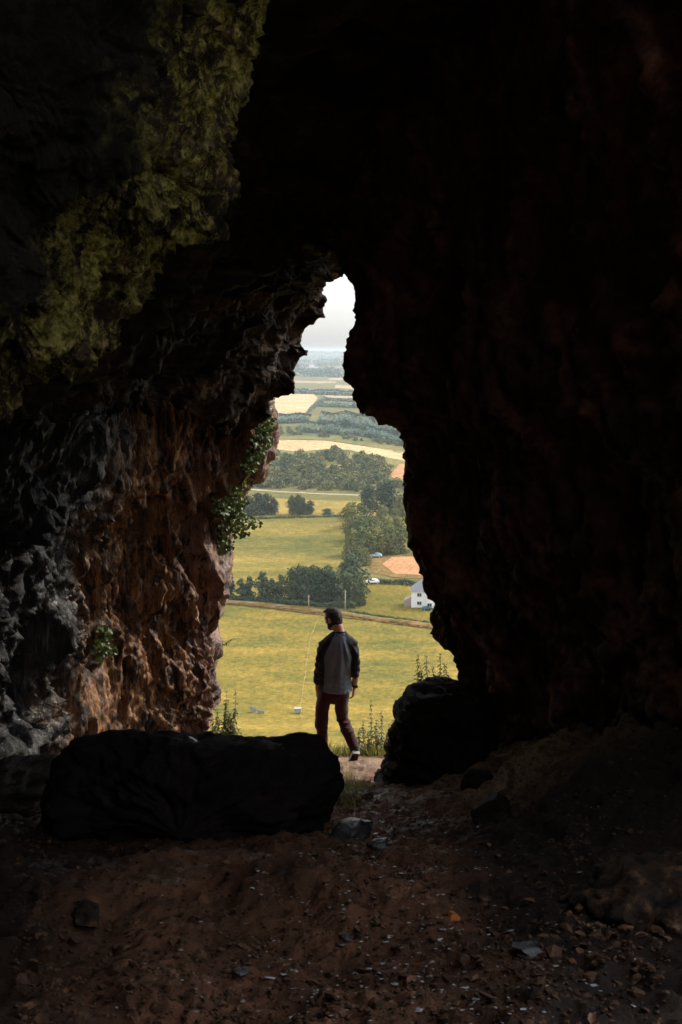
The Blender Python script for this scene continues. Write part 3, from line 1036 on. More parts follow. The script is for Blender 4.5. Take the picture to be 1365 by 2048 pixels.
def split_mesh(me, pick, names):
    """split one mesh into several by the class of each face"""
    n = len(me.vertices)
    co = np.empty(n * 3); me.vertices.foreach_get("co", co); co = co.reshape(-1, 3)
    faces = [tuple(p.vertices) for p in me.polygons]
    cen = np.array([co[list(f)].mean(0) for f in faces])
    cls = pick(cen)
    outs = []
    for i, nm in enumerate(names):
        fs = [f for f, c in zip(faces, cls) if c == i]
        used = sorted({v for f in fs for v in f})
        mp = {v: k for k, v in enumerate(used)}
        outs.append(mesh_from(nm, co[used], [tuple(mp[v] for v in f) for f in fs]))
    return outs


def cloth_mat(name, col, rough=.9, weave=900, var=.12):
    m, t, b = nt(name)
    v = coords(t)
    c = ramp(t, [(.3, tuple(x * (1 - var) for x in col)), (.7, tuple(x * (1 + var) for x in col))], noise(t, v, 30, 5, .7))
    t.links.new(c, b.inputs['Base Color'])
    b.inputs['Roughness'].default_value = rough
    b.inputs['Specular IOR Level'].default_value = .15
    b.inputs['Sheen Weight'].default_value = .15
    bump(t, b, noise(t, v, weave, 2, .5), .3, .001)
    return m


M_skin = simple_mat("skin", (.38, .20, .14), .5, .08, 25, .001, .35)
M_hair = simple_mat("dark_hair", (.018, .011, .008), .8, .35, 120, .004)
M_shirt = cloth_mat("grey_jersey", (.125, .155, .20))
M_sleeve = cloth_mat("black_jersey", (.016, .016, .018))
M_jeans = cloth_mat("maroon_denim", (.034, .005, .008), .8, 700)
M_shoe = cloth_mat("dark_shoe_canvas", (.022, .018, .018))
M_sole = simple_mat("white_rubber", (.62, .60, .56), .6, .1, 30)
M_tread = simple_mat("dark_rubber", (.025, .023, .022), .8, .2, 60, .002)
M_black = simple_mat("black_plastic", (.012, .012, .012), .3, .1, 20)

walker = empty("person", (0, 0, 0), "man walking out of the cave in a grey and black raglan shirt and maroon jeans", "person")
O_ = J(672, 1532, .0)
walker.location = O_


def rel(V):
    return [np.asarray(v) - O_ for v in V]


# --- head
HC = J(667.5, 1237, .03)
fd = np.array([-.74, .60, -.28]); fd /= np.linalg.norm(fd)
upv = np.array([-.05, .10, 1.0]); upv = upv - fd * (upv @ fd); upv /= np.linalg.norm(upv)
sdv = np.cross(fd, upv)
AX = (fd, sdv, upv)


def H(f, s, u):
    return HC + fd * f + sdv * s + upv * u


def hand(V, F, wrist, tip_dir, palm_n, side, thumb_dir, curl=.45):
    """palm, four fingers of different lengths bent at two knuckles, thumb from the side of the palm"""
    d = tip_dir / np.linalg.norm(tip_dir)
    pn = palm_n - d * (palm_n @ d); pn /= np.linalg.norm(pn)
    w = np.cross(d, pn)
    if w @ thumb_dir < 0:
        w = -w                                          # w points to the thumb side
    loft(V, F, [wrist - d * .015, wrist + d * .02, wrist + d * .055, wrist + d * .092], [(.024, .018), (.031, .017), (.040, .016), (.041, .013)], w, 14)
    for k, (off, L) in enumerate(((.030, .070), (.010, .080), (-.010, .075), (-.029, .058))):
        a = wrist + d * .090 + w * off
        c = curl * (1 + .18 * k)
        d1 = d * math.cos(c * .6) + pn * math.sin(c * .6)
        d2 = d * math.cos(c * 1.5) + pn * math.sin(c * 1.5)
        d3 = d * math.cos(c * 2.2) + pn * math.sin(c * 2.2)
        p1 = a + d1 * L * .45; p2 = p1 + d2 * L * .32; p3 = p2 + d3 * L * .23
        loft(V, F, [a - d * .012, a, p1, p2, p3], [(.0095, .0095), (.0095, .0095), (.0088, .0088), (.008, .008), (.0068, .0068)], w, 10)
    b = wrist + d * .028 + w * .026
    t1 = d * .62 + w * .62 + pn * .35; t1 /= np.linalg.norm(t1)
    t2 = d * .90 + w * .22 + pn * .38; t2 /= np.linalg.norm(t2)
    q1 = b + t1 * .040; q2 = q1 + t2 * .030; q3 = q2 + t2 * .020
    loft(V, F, [b - t1 * .012, b, q1, q2, q3], [(.014, .013), (.014, .013), (.0115, .011), (.010, .0095), (.008, .008)], w, 10)


# joints
EL, ER = J(640, 1336, -.03), J(712, 1330, -.035)
WL, WR = J(636, 1379, .03), J(709.5, 1374, .02)
V, F = [], []
# neck and torso
loft(V, F, [H(-.03, 0, -.075), J(677, 1258, .0), J(680, 1270, -.01)], [(.058, .060), (.056, .056), (.060, .055)])
loft(V, F, [J(680, 1271, -.01), J(679, 1284, 0), J(677, 1310, 0), J(673, 1345, 0), J(670, 1372, 0), J(669, 1392, 0)],
     [(.075, .055), (.135, .085), (.15, .105), (.145, .10), (.148, .10), (.150, .105)])
# arms with hands
SL, SR = J(651, 1290, 0), J(704, 1288, 0)
loft(V, F, [SL, EL, J(638, 1352, -.01), WL], [(.034, .034), (.034, .034), (.038, .038), (.027, .024)])
loft(V, F, [SR, ER, J(711.5, 1350, -.01), WR], [(.034, .034), (.032, .032), (.037, .037), (.027, .024)])
hand(V, F, WL, J(636.5, 1412, .06) - WL, np.array([.9, .35, 0]), -1, np.array([.1, 1, 0]), .32)
hand(V, F, WR, J(706, 1408, .05) - WR, np.array([-.9, .35, 0]), 1, np.array([-.1, 1, 0]), .42)
# legs
LH, LK, LA = J(650.5, 1394, 0), J(643.5, 1450, .03), J(648, 1524, .06)
RH, RK, RA = J(684, 1394, 0), J(687, 1443, .05), J(711.5, 1501, -.15)
loft(V, F, [LH, J(645, 1420, .02), LK, J(645, 1478, .02), LA], [(.058, .065), (.054, .06), (.045, .05), (.043, .048), (.034, .038)])
loft(V, F, [RH, J(683.5, 1418, .03), RK, J(698, 1468, -.05), RA], [(.058, .065), (.054, .06), (.045, .05), (.043, .048), (.034, .038)])
# head: skull, jaw, brow, nose, lips, chin, ears
ell(V, F, H(0, 0, .010), AX, (.090, .071, .102))
ell(V, F, H(.030, 0, -.062), AX, (.062, .056, .056))
ell(V, F, H(.072, 0, -.092), AX, (.024, .026, .022))
ell(V, F, H(.080, 0, .028), AX, (.020, .052, .014))
loft(V, F, [H(.088, 0, .018), H(.104, 0, -.012), H(.098, 0, -.026)], [(.010, .010), (.014, .012), (.016, .010)], sdv, 10)
ell(V, F, H(.088, 0, -.052), AX, (.012, .024, .010))
for s in (-1, 1):
    ell(V, F, H(-.008, s * .078, -.012), AX, (.020, .010, .032))
    ell(V, F, H(.066, s * .036, -.022), AX, (.022, .020, .020))
body_me = fused("body", rel(V), F, .0055, 4)
body = new_obj("body", body_me, walker, M_skin)

# eyes, hair, beard, glasses pushed up
for s in (-1, 1):
    V, F = [], []
    ell(V, F, H(.082, s * .032, .008) - O_, AX, (.012, .013, .011), 12, 8)
    new_obj("eye", mesh_from("eye", V, [tuple(f) for f in F]), walker, M_black)
V, F = [], []
ell(V, F, H(-.010, 0, .016) - O_, AX, (.092, .076, .104), 40, 28)
ell(V, F, H(-.040, 0, -.030) - O_, AX, (.056, .062, .058), 30, 20)
ell(V, F, H(.020, 0, .082) - O_, AX, (.060, .058, .040), 30, 20)


def tuft(co, no):
    q = co * 60
    return co + no * (0.0035 * ridged(q * np.array([1, 1, .45]), 3, .6, 17)[:, None])


hair_me = fused("hair", V, F, .006, 3, tuft)
new_obj("hair", hair_me, walker, M_hair)
V, F = [], []
ell(V, F, H(.044, 0, -.080) - O_, AX, (.044, .050, .036), 24, 16)
ell(V, F, H(.022, 0, -.060) - O_, AX, (.044, .064, .040), 24, 16)
new_obj("beard", fused("beard", V, F, .006, 3, tuft), walker, M_hair)
g_ = []
V, F = [], []
for s in (-1, 1):
    ell(V, F, H(.070, s * .036, .092) - O_, (fd * .6 + upv * .8, sdv, upv * .6 - fd * .8), (.007, .028, .022), 16, 10)
glasses = new_obj("sunglasses", mesh_from("sunglasses", V, [tuple(f) for f in F]), walker, M_black)
V, F = [], []
for s in (-1, 1):
    loft(V, F, [H(.066, s * .066, .092) - O_, H(.0, s * .086, .050) - O_, H(-.03, s * .084, .012) - O_], [(.004, .004)] * 3, None, 8)
loft(V, F, [H(.080, -.012, .094) - O_, H(.080, .012, .094) - O_], [(.004, .004)] * 2, upv, 8)
new_obj("frame", mesh_from("frame", V, [tuple(f) for f in F]), glasses, M_black)

# --- shirt: body and raglan sleeves fused, then parted along the seams
V, F = [], []
loft(V, F, [J(680, 1262.5, 0), J(680, 1269, 0), J(678.5, 1279, 0), J(678, 1294, 0), J(677, 1312, .005), J(673.5, 1340, .005), J(671, 1364, 0), J(669.5, 1379, 0)],
     [(.068, .064), (.106, .078), (.166, .104), (.182, .122), (.176, .130), (.166, .124), (.172, .124), (.174, .128)], cap=False)
loft(V, F, [J(658, 1283, 0), J(648.5, 1291, 0), J(643.5, 1312, -.01), J(640, 1338, -.03), J(637.5, 1365, .005)], [(.058, .068), (.066, .072), (.058, .066), (.054, .058), (.050, .052)])
loft(V, F, [J(697, 1281, 0), J(705, 1288, 0), J(709, 1310, -.01), J(712, 1332, -.035), J(711.5, 1351, -.01)], [(.058, .068), (.064, .070), (.056, .062), (.050, .054), (.043, .047)])
NB = J(680, 1268, -.05) - O_


def folds(co, no):
    p = co
    # soft drapes falling from between the shoulders, wrinkles at elbow and hem
    dx, dz = p[:, 0] - NB[0], NB[2] - p[:, 2]
    ang = np.arctan2(dx, dz + .12)
    f = np.sin(ang * 30 + 3.2 * vnoise(p * np.array([5, 5, 3]), 3)) * (.5 + .7 * vnoise(p * 6, 5)) * np.clip(dz / .18, 0, 1) * np.exp(-(dz - .28) ** 2 / .08)
    back = np.clip(-no[:, 1] * 1.5, 0, 1)
    d = .016 * f * back
    d = d + .010 * ridged(p * np.array([5, 5, 10]), 3, .5, 44) * np.clip((dz - .36) / .15, 0, 1)
    arm = np.clip((np.abs(dx) - .17) / .04, 0, 1)
    d = d + .006 * np.sin(p[:, 2] * 75 + 4 * vnoise(p * 9, 8)) * arm
    d = d + .003 * fbm(p * 18, 3, .5, 45)
    return co + no * d[:, None]


sh = fused("shirt", rel(V), F, .0065, 6, folds)


def pick(c):
    dx, dz = c[:, 0] - NB[0], NB[2] - c[:, 2]
    seam = np.interp(dz, [-.05, .0, .04, .19, .26, .7], [.045, .052, .072, .130, .150, .178])
    # below the armpit a sleeve is whatever hangs outside the torso line
    seam = np.where(dz > .24, np.interp(dz, [.24, .40, .6], [.146, .140, .152]), seam)
    lx = np.where(dx < 0, -dx - .010 * np.clip(dz / .3, 0, 1) * 2, dx + .012 * np.clip(dz / .3, 0, 1) * 2)
    cls = np.zeros(len(c), int)
    cls[(lx > seam) & (dx < 0)] = 1
    cls[(lx > seam) & (dx > 0)] = 2
    return cls


a, b, c = split_mesh(sh, pick, ["shirt", "sleeve", "sleeve"])
shirt = new_obj("shirt", a, walker, M_shirt)
new_obj("sleeve", b, shirt, M_sleeve)
new_obj("sleeve", c, shirt, M_sleeve)
V, F = [], []
k = 28
for rr, hh in ((.008, 0),):
    c0 = J(680, 1263.5, 0.004) - O_
    for i in range(k):
        a_ = 2 * math.pi * i / k
        ctr = c0 + np.array([math.cos(a_) * .066, math.sin(a_) * .062, -.012 * math.sin(a_) - .004])
        for q in range(8):
            b_ = 2 * math.pi * q / 8
            V.append(ctr + np.array([math.cos(a_) * math.cos(b_), math.sin(a_) * math.cos(b_), 1.5 * math.sin(b_)]) * .007)
    for i in range(k):
        for q in range(8):
            F.append((i * 8 + q, ((i + 1) % k) * 8 + q, ((i + 1) % k) * 8 + (q + 1) % 8, i * 8 + (q + 1) % 8))
new_obj("collar", mesh_from("collar", V, F), shirt, M_sleeve)

# --- jeans
V, F = [], []
loft(V, F, [J(670, 1368, 0), J(670, 1378, 0), J(668, 1387, 0), J(668, 1391, 0)], [(.155, .112), (.163, .120), (.166, .122), (.150, .112)])
loft(V, F, [J(650.5, 1391, 0), J(645, 1416, .02), J(643.5, 1450, .03), J(645, 1480, .02), J(648, 1526, .06)], [(.078, .104), (.073, .09), (.062, .070), (.059, .066), (.052, .062)])
loft(V, F, [J(684, 1391, 0), J(683.5, 1416, .03), J(687, 1442, .05), J(698, 1468, -.05), J(710.5, 1499, -.14)], [(.078, .104), (.072, .09), (.063, .068), (.059, .066), (.050, .058)])


def denim(co, no):
    p = co
    w = .008 * ridged(p * np.array([6, 6, 13]), 3, .55, 64)
    w = w * (0.35 + .65 * np.exp(-((p[:, 2] - .48) / .10) ** 2) + .8 * np.exp(-((p[:, 2] - .12) / .13) ** 2))
    return co + no * (w + .003 * fbm(p * 15, 3, .5, 66))[:, None]


trousers = new_obj("trousers", fused("trousers", rel(V), F, .0065, 5, denim), walker, M_jeans)


def shoe(heel, toe, side, tilt_n):
    """canvas shoe with a pale midsole and a dark tread"""
    d = toe - heel; L = np.linalg.norm(d); d = d / L
    n = tilt_n - d * (tilt_n @ d); n /= np.linalg.norm(n)
    x = np.cross(d, n)
    prof = [(0, .030), (.06, .036), (.2, .037), (.42, .038), (.62, .047), (.8, .047), (.93, .036), (1.0, .020)]

    def slab(h0, h1, grow, name, mat, parent):
        V, F = [], []
        rings = []
        k = len(prof)
        outl = [(f, w + grow) for f, w in prof] + [(f, -(w + grow)) for f, w in prof[::-1]]
        for h in (h0, h1):
            for f, w in outl:
                V.append(heel + d * ((f - .5) * (1 + grow * 6) + .5) * L + x * w + n * h - O_)
        m = len(outl)
        for i in range(m):
            F.append((i, (i + 1) % m, m + (i + 1) % m, m + i))
        F.append(tuple(range(m))[::-1]); F.append(tuple(range(m, 2 * m)))
        me = mesh_from(name, V, F, False)
        bm = bmesh.new(); bm.from_mesh(me); bmesh.ops.recalc_face_normals(bm, faces=bm.faces)
        bm.to_mesh(me); bm.free()
        return new_obj(name, me, parent, mat)
    V, F = [], []
    hs = [.075, .080, .082, .075, .055, .042, .034, .022]
    loft(V, F, [heel + d * f * L + n * (.012 + h / 2) for (f, w), h in zip(prof, hs)], [(w, h / 2 + .004) for (f, w), h in zip(prof, hs)], x, 18)
    up = new_obj("shoe", fused("shoe", [v - O_ for v in V], F, .006, 4), walker, M_shoe)
    slab(-.014, .016, .004, "midsole", M_sole, up)
    slab(-.022, -.0141, -.003, "tread", M_tread, up)


shoe(J(712.5, 1505, -.215), J(704, 1530, -.02), 1, np.array([.06, .62, .75]))
lz = fz(J(648, 1530, .1)[0], PY + .12)
shoe(np.array([J(648, 1530, .02)[0], PY + .02, lz + .075]), np.array([J(645, 1530, .28)[0], PY + .29, fz(J(646, 1530, .2)[0], PY + .29) + .03]), -1, np.array([0, .2, 1]))
# watch on the right wrist
V, F = [], []
wd = (WR - ER) / np.linalg.norm(WR - ER)
loft(V, F, [WR - wd * .030 - O_, WR - wd * .008 - O_], [(.033, .030), (.032, .029)], None, 20, False)
watch = new_obj("watch", mesh_from("watch", V, [tuple(f) for f in F]), walker, M_black)
V, F = [], []
fdir = np.array([.75, -.65, 0]); fdir = fdir - wd * (fdir @ wd); fdir /= np.linalg.norm(fdir)
loft(V, F, [WR - wd * .019 + fdir * .026 - O_, WR - wd * .019 + fdir * .038 - O_], [(.019, .019), (.018, .018)], wd, 18, False)
new_obj("watch_face", mesh_from("watch_face", V, [tuple(f) for f in F]), watch, M_black)
# ------------------------------------------------------------------ terrain outside
TY = np.array([9.0, 10.6, 11.2, 11.7, 12.2, 13, 20, 50, 100, 150, 180, 200, 240, 300, 400, 480, 600, 900, 1000, 1400, 2100, 3200, 5000, 8000, 11500, 12500, 16000])
TZ = np.array([-5.4, -5.0, -4.95, -5.02, -5.25, -5.75, -9.4, -22.2, -42.6, -62, -69.5, -72.5, -76, -79, -81.5, -80.5, -87, -92, -90, -90, -92, -93, -86, -62, -32, -60, -220])


def terr_z(x, y):
    x = np.asarray(x, float); y = np.asarray(y, float)
    z = np.interp(y, TY, TZ)
    p = np.stack([x, y, np.zeros_like(x)], -1)
    far = sstep(y, 150, 600)
    return z + far * (1.2 * vnoise(p / 110, 201)) + sstep(y, 3000, 9000) * 22 * vnoise(p / 1500, 203) + 0.10 * sstep(y, 12, 40) * vnoise(p / 3, 202)


_tt = 11 * (15000 / 11) ** np.linspace(0, 1, 9000)


def G(u, v):
    """point of the land outside seen at a pixel"""
    d = ray(u, v)
    y = _tt * (1.0 if True else 1)
    q = d[None, :] * (y / d[1])[:, None]
    below = (q[:, 2] <= terr_z(q[:, 0], q[:, 1])) & (y > 60)
    i = int(np.argmax(below)) if below.any() else -1
    return q[i]


def field_mat(name, a, b_, c_, sc=0.05, streak=(1, 1, 1), rot=0.0):
    m, t, b = nt(name)
    v = coords(t, streak, (0, 0, rot))
    v0 = coords(t)
    n = noise(t, v, sc, 8, .65)
    col = ramp(t, [(0.32, a), (0.5, b_), (0.68, c_)], n)
    col = mix(t, col, ramp(t, [(0.35, (.55, .62, .55)), (.65, (1.3, 1.22, 1.15))], noise(t, v, sc * 16, 8, .85)), 1.0, 'MULTIPLY')
    col = mix(t, col, ramp(t, [(.38, (.62, .68, .62)), (.62, (1.3, 1.25, 1.2))], noise(t, coords(t, (1, .45, 1)), min(.9, sc * 26), 5, .8)), .8, 'MULTIPLY')
    t.links.new(col, b.inputs['Base Color'])
    b.inputs['Roughness'].default_value = 0.95
    b.inputs['Specular IOR Level'].default_value = 0.1
    return m


M_land = field_mat("rough_pasture", (.08, .09, .025), (.135, .12, .035), (.19, .15, .045), .03)
M_near = field_mat("golden_meadow", (.088, .098, .020), (.200, .150, .028), (.31, .208, .042), .055, (.7, 1.2, 1), .12)
M_mid = field_mat("green_gold_meadow", (.078, .088, .020), (.182, .144, .030), (.29, .21, .048), .03, (.4, 1.2, 1), .1)
M_lawn = field_mat("mown_lawn", (.11, .10, .014), (.16, .125, .018), (.22, .155, .026), .05)
M_straw = field_mat("stubble_field", (.46, .30, .16), (.53, .36, .20), (.60, .42, .25), .01)
M_farstraw = field_mat("far_stubble", (.34, .24, .14), (.42, .30, .18), (.50, .37, .23), .004)
M_soil = field_mat("pink_soil", (.36, .17, .08), (.45, .23, .12), (.52, .29, .16), .08)
M_scrub = field_mat("scrub_ground", (.08, .09, .03), (.15, .14, .045), (.26, .20, .06), .012)
M_pale = field_mat("pale_track", (.30, .25, .18), (.38, .32, .23), (.46, .39, .29), .2)
M_lane = field_mat("grey_lane", (.14, .13, .07), (.24, .21, .15), (.36, .32, .25), .12)
M_verge = field_mat("brown_verge", (.11, .10, .02), (.19, .115, .035), (.32, .17, .07), .35)

ty = np.concatenate([np.linspace(9, 14, 20), 14.3 * (16000 / 14.3) ** np.linspace(0, 1, 330)])
tsx = np.linspace(-1, 1, 150)
tgx = tsx[None, :] * (0.5 * ty + 14)[:, None]
tgy = np.repeat(ty[:, None], len(tsx), 1)
tag(new_obj("terrain", mesh_from("terrain", np.stack([tgx, tgy, terr_z(tgx, tgy)], -1).reshape(-1, 3), grid_faces(*tgx.shape)), None, M_land),
    "green valley floor spreading from the hill to the horizon", "valley", kind='structure')


def widen(line, ext, by=330):
    """carry a line on beyond the rocks that hide its ends"""
    line = list(line)
    if 'L' in ext:
        (a, b), (c, d) = line[0], line[1]
        line = [(a - by, b + (b - d) / max(1, c - a) * by * .5)] + line
    if 'R' in ext:
        (a, b), (c, d) = line[-1], line[-2]
        line = line + [(a + by, b + (b - d) / max(1, a - c) * by * .5)]
    return line


def patch(name, top, bot, mat, lift, label, cat, n=40, m=90, rag=0.0, kind='structure', hump=0.0, ext=""):
    """a draped strip of land between two lines read off the view, laid on the terrain"""
    top, bot = widen(top, ext), widen(bot, ext)
    A = np.array([G(u, v) for (u, v) in top]); B = np.array([G(u, v) for (u, v) in bot])

    def res(a, k):
        d = np.concatenate([[0], np.cumsum(np.linalg.norm(np.diff(a, axis=0), axis=1))])
        q = np.linspace(0, d[-1], k)
        return np.stack([np.interp(q, d, a[:, j]) for j in range(2)], -1)
    a, b = res(A, m), res(B, m)
    f = np.linspace(0, 1, n)[:, None, None]
    xy = a[None] * (1 - f) + b[None] * f
    if rag:
        q = np.concatenate([xy, np.zeros_like(xy[..., :1])], -1)
        xy[..., 1] += rag * vnoise(q / (rag * 4), 211)
    z = terr_z(xy[..., 0], xy[..., 1]) + lift
    if hump:
        q = np.concatenate([xy, np.zeros_like(xy[..., :1])], -1)
        z = z + hump * np.sin(np.pi * f[..., 0]) * (1 + .8 * vnoise(q / 2.5, 7))
    o = new_obj(name, mesh_from(name, np.concatenate([xy, z[..., None]], -1).reshape(-1, 3), grid_faces(n, m)), None, mat)
    return tag(o, label, cat, kind=kind)


patch("field", [(380, 1208), (500, 1216), (640, 1232), (760, 1246), (960, 1278)], [(300, 1496), (500, 1497), (640, 1497), (760, 1497), (960, 1497)], M_near, .12,
      "golden meadow on the slope right below the cave", "field", n=120, m=120, ext="LR")
patch("field", [(380, 1200), (500, 1206), (600, 1216), (700, 1228), (800, 1242), (960, 1262)], [(380, 1204.5), (500, 1211), (640, 1226.5), (760, 1242), (860, 1255), (960, 1272)], M_verge, .2,
      "rough rust brown verge running along the lower side of the lane", "verge", n=14, m=200, rag=1.0, hump=.4, ext="LR")
patch("road", [(380, 1196), (500, 1205), (560, 1211), (610, 1216), (700, 1227), (800, 1241), (960, 1261)], [(380, 1200), (500, 1208.5), (560, 1214), (610, 1218.5), (700, 1228), (800, 1242), (960, 1262)], M_lane, .3,
      "narrow pale lane between the golden meadow and the tree row", "lane", n=6, m=120, ext="LR")
patch("field", [(430, 1036), (500, 1036), (600, 1035), (700, 1034)], [(360, 1196), (480, 1200), (600, 1205), (716, 1208)], M_mid, .12,
      "green gold meadow between the tree row and the upper hedge", "field", n=90, m=90, ext="L")
patch("lawn", [(728, 1164), (790, 1168), (860, 1176), (960, 1184)], [(690, 1218), (760, 1230), (860, 1244), (960, 1258)], M_lawn, .12,
      "green lawn around the white house", "lawn", n=40, m=50, ext="R")
patch("field", [(738, 1118), (770, 1111), (820, 1110), (900, 1114)], [(744, 1146), (790, 1156), (850, 1158), (920, 1160)], M_verge, .14,
      "tan grass border around the pink soil ring", "paddock", n=24, m=50, ext="R")
patch("field", [(766, 1128), (786, 1115), (830, 1114), (900, 1118)], [(766, 1130), (790, 1149), (850, 1152), (920, 1154)], M_soil, .24,
      "pink bare soil paddock beyond the dark clipped hedge", "paddock", n=24, m=50, ext="R")
patch("field", [(440, 990), (560, 998), (690, 1002), (900, 1010)], [(430, 1030), (560, 1030), (690, 1030), (900, 1060)], field_mat("dry_yellow_grass", (.17, .135, .03), (.27, .19, .045), (.35, .25, .07), .02), .12,
      "dry yellow field with small trees beyond the upper hedge", "field", n=30, m=60, ext="LR")
patch("road", [(470, 976), (560, 983), (640, 987), (720, 990), (860, 994)], [(470, 979), (560, 985.5), (640, 989.5), (720, 992.5), (860, 997)], M_pale, .25,
      "thin pale farm track in front of the wooded hill", "track", n=5, m=80, ext="LR")
patch("terrain", [(480, 899), (600, 903), (700, 902), (800, 920), (900, 945)], [(440, 976), (560, 982), (700, 988), (800, 991), (900, 995)], M_scrub, .12,
      "scrubby dark ground under the hillside wood", "hillside", n=60, m=60, ext="LR")
patch("field", [(500, 881), (560, 880), (650, 882), (720, 892), (806, 905), (900, 928)], [(500, 899), (560, 900), (600, 904), (650, 899), (700, 900), (806, 922), (900, 946)], M_straw, .25,
      "long pale peach stubble field above the wooded hill", "field", n=30, m=90, ext="LR")
patch("field", [(786, 946), (800, 928), (830, 932), (880, 944)], [(776, 952), (800, 962), (830, 966), (880, 972)], M_soil, .3,
      "reddish fallow patch at the right side of the wooded hill", "field", n=20, m=30, ext="R")
patch("terrain", [(480, 832), (600, 830), (700, 832), (900, 850)], [(480, 880), (560, 878), (650, 880), (720, 890), (900, 924)], field_mat("rough_grazing", (.05, .075, .03), (.14, .135, .04), (.24, .19, .06), .008), .2,
      "rough green grazing land beyond the long stubble field", "grazing land", n=30, m=60, ext="LR")
patch("field", [(500, 790), (560, 789), (628, 789), (636, 796)], [(480, 828), (540, 827), (606, 830), (616, 822)], M_straw, .4,
      "broad tan stubble field near the left of the gap", "field", n=20, m=40, ext="L")
patch("field", [(645, 791), (672, 791), (706, 792), (780, 793)], [(652, 795), (672, 796), (706, 797), (780, 798)], M_farstraw, .4,
      "thin tan strip of field beside the broad tan field", "field", n=8, m=40, ext="R")
patch("terrain", [(420, 708), (640, 708), (900, 708)], [(420, 727), (640, 727), (900, 727)], field_mat("far_ridge", (.03, .045, .035), (.06, .08, .045), (.10, .12, .06), .0012), .6,
      "dark wooded ridge under the horizon", "ridge", n=40, m=60, ext="LR")
for (a, b_, lab) in (([(560, 762), (600, 762), (640, 763), (672, 763)], [(560, 766), (600, 766), (640, 767), (672, 766)], "faint tan strip of field at the far left edge of the gap"),
                     ([(660, 756), (690, 756), (760, 757)], [(656, 760), (690, 761), (760, 762)], "faint tan strip of field far off by the right rock"),
                     ([(672, 770), (700, 772), (760, 775)], [(670, 776), (700, 778), (760, 782)], "pale tan field corner against the right rock"),
                     ):
    patch("field", a, b_, M_farstraw, .5, lab, "field", n=6, m=30)

# worn line across the meadow down to the white trough
def footpath():
    M_pale = field_mat('trodden_grass', (.20, .16, .06), (.30, .23, .10), (.38, .30, .15), .3)
    L = [(642, 1229), (634, 1245), (622, 1275), (616, 1310), (611, 1350), (605, 1390), (600, 1425), (604, 1440)]
    A = np.array([G(u, v) for (u, v) in L])
    d = np.concatenate([[0], np.cumsum(np.linalg.norm(np.diff(A, axis=0), axis=1))])
    q = np.linspace(0, d[-1], 300)
    c = np.stack([np.interp(q, d, A[:, j]) for j in range(2)], -1)
    c[:, 0] += .05 * np.sin(q * .3) + .04 * np.sin(q * .83)
    w = .085 + .03 * np.sin(q * .9)
    V = []
    for s in (-1, 1):
        x = c[:, 0] + s * w; y = c[:, 1]
        V.append(np.stack([x, y, terr_z(x, y) + .2], -1))
    V = np.stack(V, 1)
    tag(new_obj("path", mesh_from("path", V.reshape(-1, 3), grid_faces(300, 2)), None, M_pale), "thin pale line worn down the golden meadow to the white trough", "path", kind='structure')


footpath()

# ------------------------------------------------------------------ trees
def leaf_mat(name, col, var=.35):
    m, t, b = nt(name)
    oi = t.nodes.new("ShaderNodeObjectInfo")
    n = noise(t, coords(t), .55, 5, .7)
    c = ramp(t, [(.3, tuple(x * (1 - var) for x in col)), (.7, tuple(min(1, x * (1 + var)) for x in col))], n)
    c = mix(t, c, ramp(t, [(0, (.5, .68, .66)), (.6, (1.0, 1.0, .95)), (1, (1.35, 1.25, .95))], oi.outputs['Random']), 1.0, 'MULTIPLY')
    t.links.new(c, b.inputs['Base Color'])
    b.inputs['Roughness'].default_value = .75
    b.inputs['Specular IOR Level'].default_value = .2
    return m


M_bark = simple_mat("bark", (.09, .07, .05), .9, .4, 3)
M_leafdark = leaf_mat("dark_leaves", (.060, .082, .040), .6)
M_leafmid = leaf_mat("olive_leaves", (.155, .158, .045), .65)
M_leaffar = leaf_mat("far_leaves", (.070, .115, .085), .5)
M_leafwood = leaf_mat("wood_leaves", (.14, .145, .060), .6)


def crown_mesh(name, H, Wd, seed, leaf=.55, nblob=16, n=1500, base=.12, low=True):
    """leaf sprays on the outside of many unequal lobes"""
    r = np.random.default_rng(seed)
    V, F = [], []
    lobes = []
    for k in range(nblob):
        a = r.uniform(0, 2 * math.pi); h = (k + r.uniform(0, 1)) / nblob
        prof = math.sin(math.pi * (0.24 + 0.72 * h)) ** .7
        rr = Wd / 2 * prof * r.uniform(.15, .72)
        lobes.append((np.array([math.cos(a) * rr, math.sin(a) * rr, H * (base + (1 - base) * (0.10 + .76 * h))]), Wd * r.uniform(.16, .27) * (0.6 + .5 * prof)))
    lobes.append((np.array([0, 0, H * .86]), Wd * .18))
    w = np.array([l[1] ** 2 for l in lobes]); w /= w.sum()
    for k in range(n):
        c, R = lobes[r.choice(len(lobes), p=w)]
        d = r.normal(size=3); d /= np.linalg.norm(d)
        if d[2] < -.35 and r.random() < .6:
            d[2] = -d[2]
        p = c + d * R * np.array([1, 1, .85]) * r.uniform(.72, 1.12)
        nn = d + r.normal(0, .45, 3); nn /= np.linalg.norm(nn)
        t1 = np.cross(nn, r.normal(size=3)); t1 /= np.linalg.norm(t1) + 1e-9
        t2 = np.cross(nn, t1)
        s = leaf * r.uniform(.5, 1.15)
        i = len(V)
        for (a_, b_) in ((-1, -.25), (-.1, -.6), (1, -.1), (.45, .55), (-.5, .6)):
            V.append(p + t1 * a_ * s * r.uniform(.7, 1.2) + t2 * b_ * s * r.uniform(.7, 1.2) + nn * r.normal(0, .06) * s)
        F.append((i, i + 1, i + 2, i + 3, i + 4))
    return mesh_from(name, V, F, smooth=False), lobes


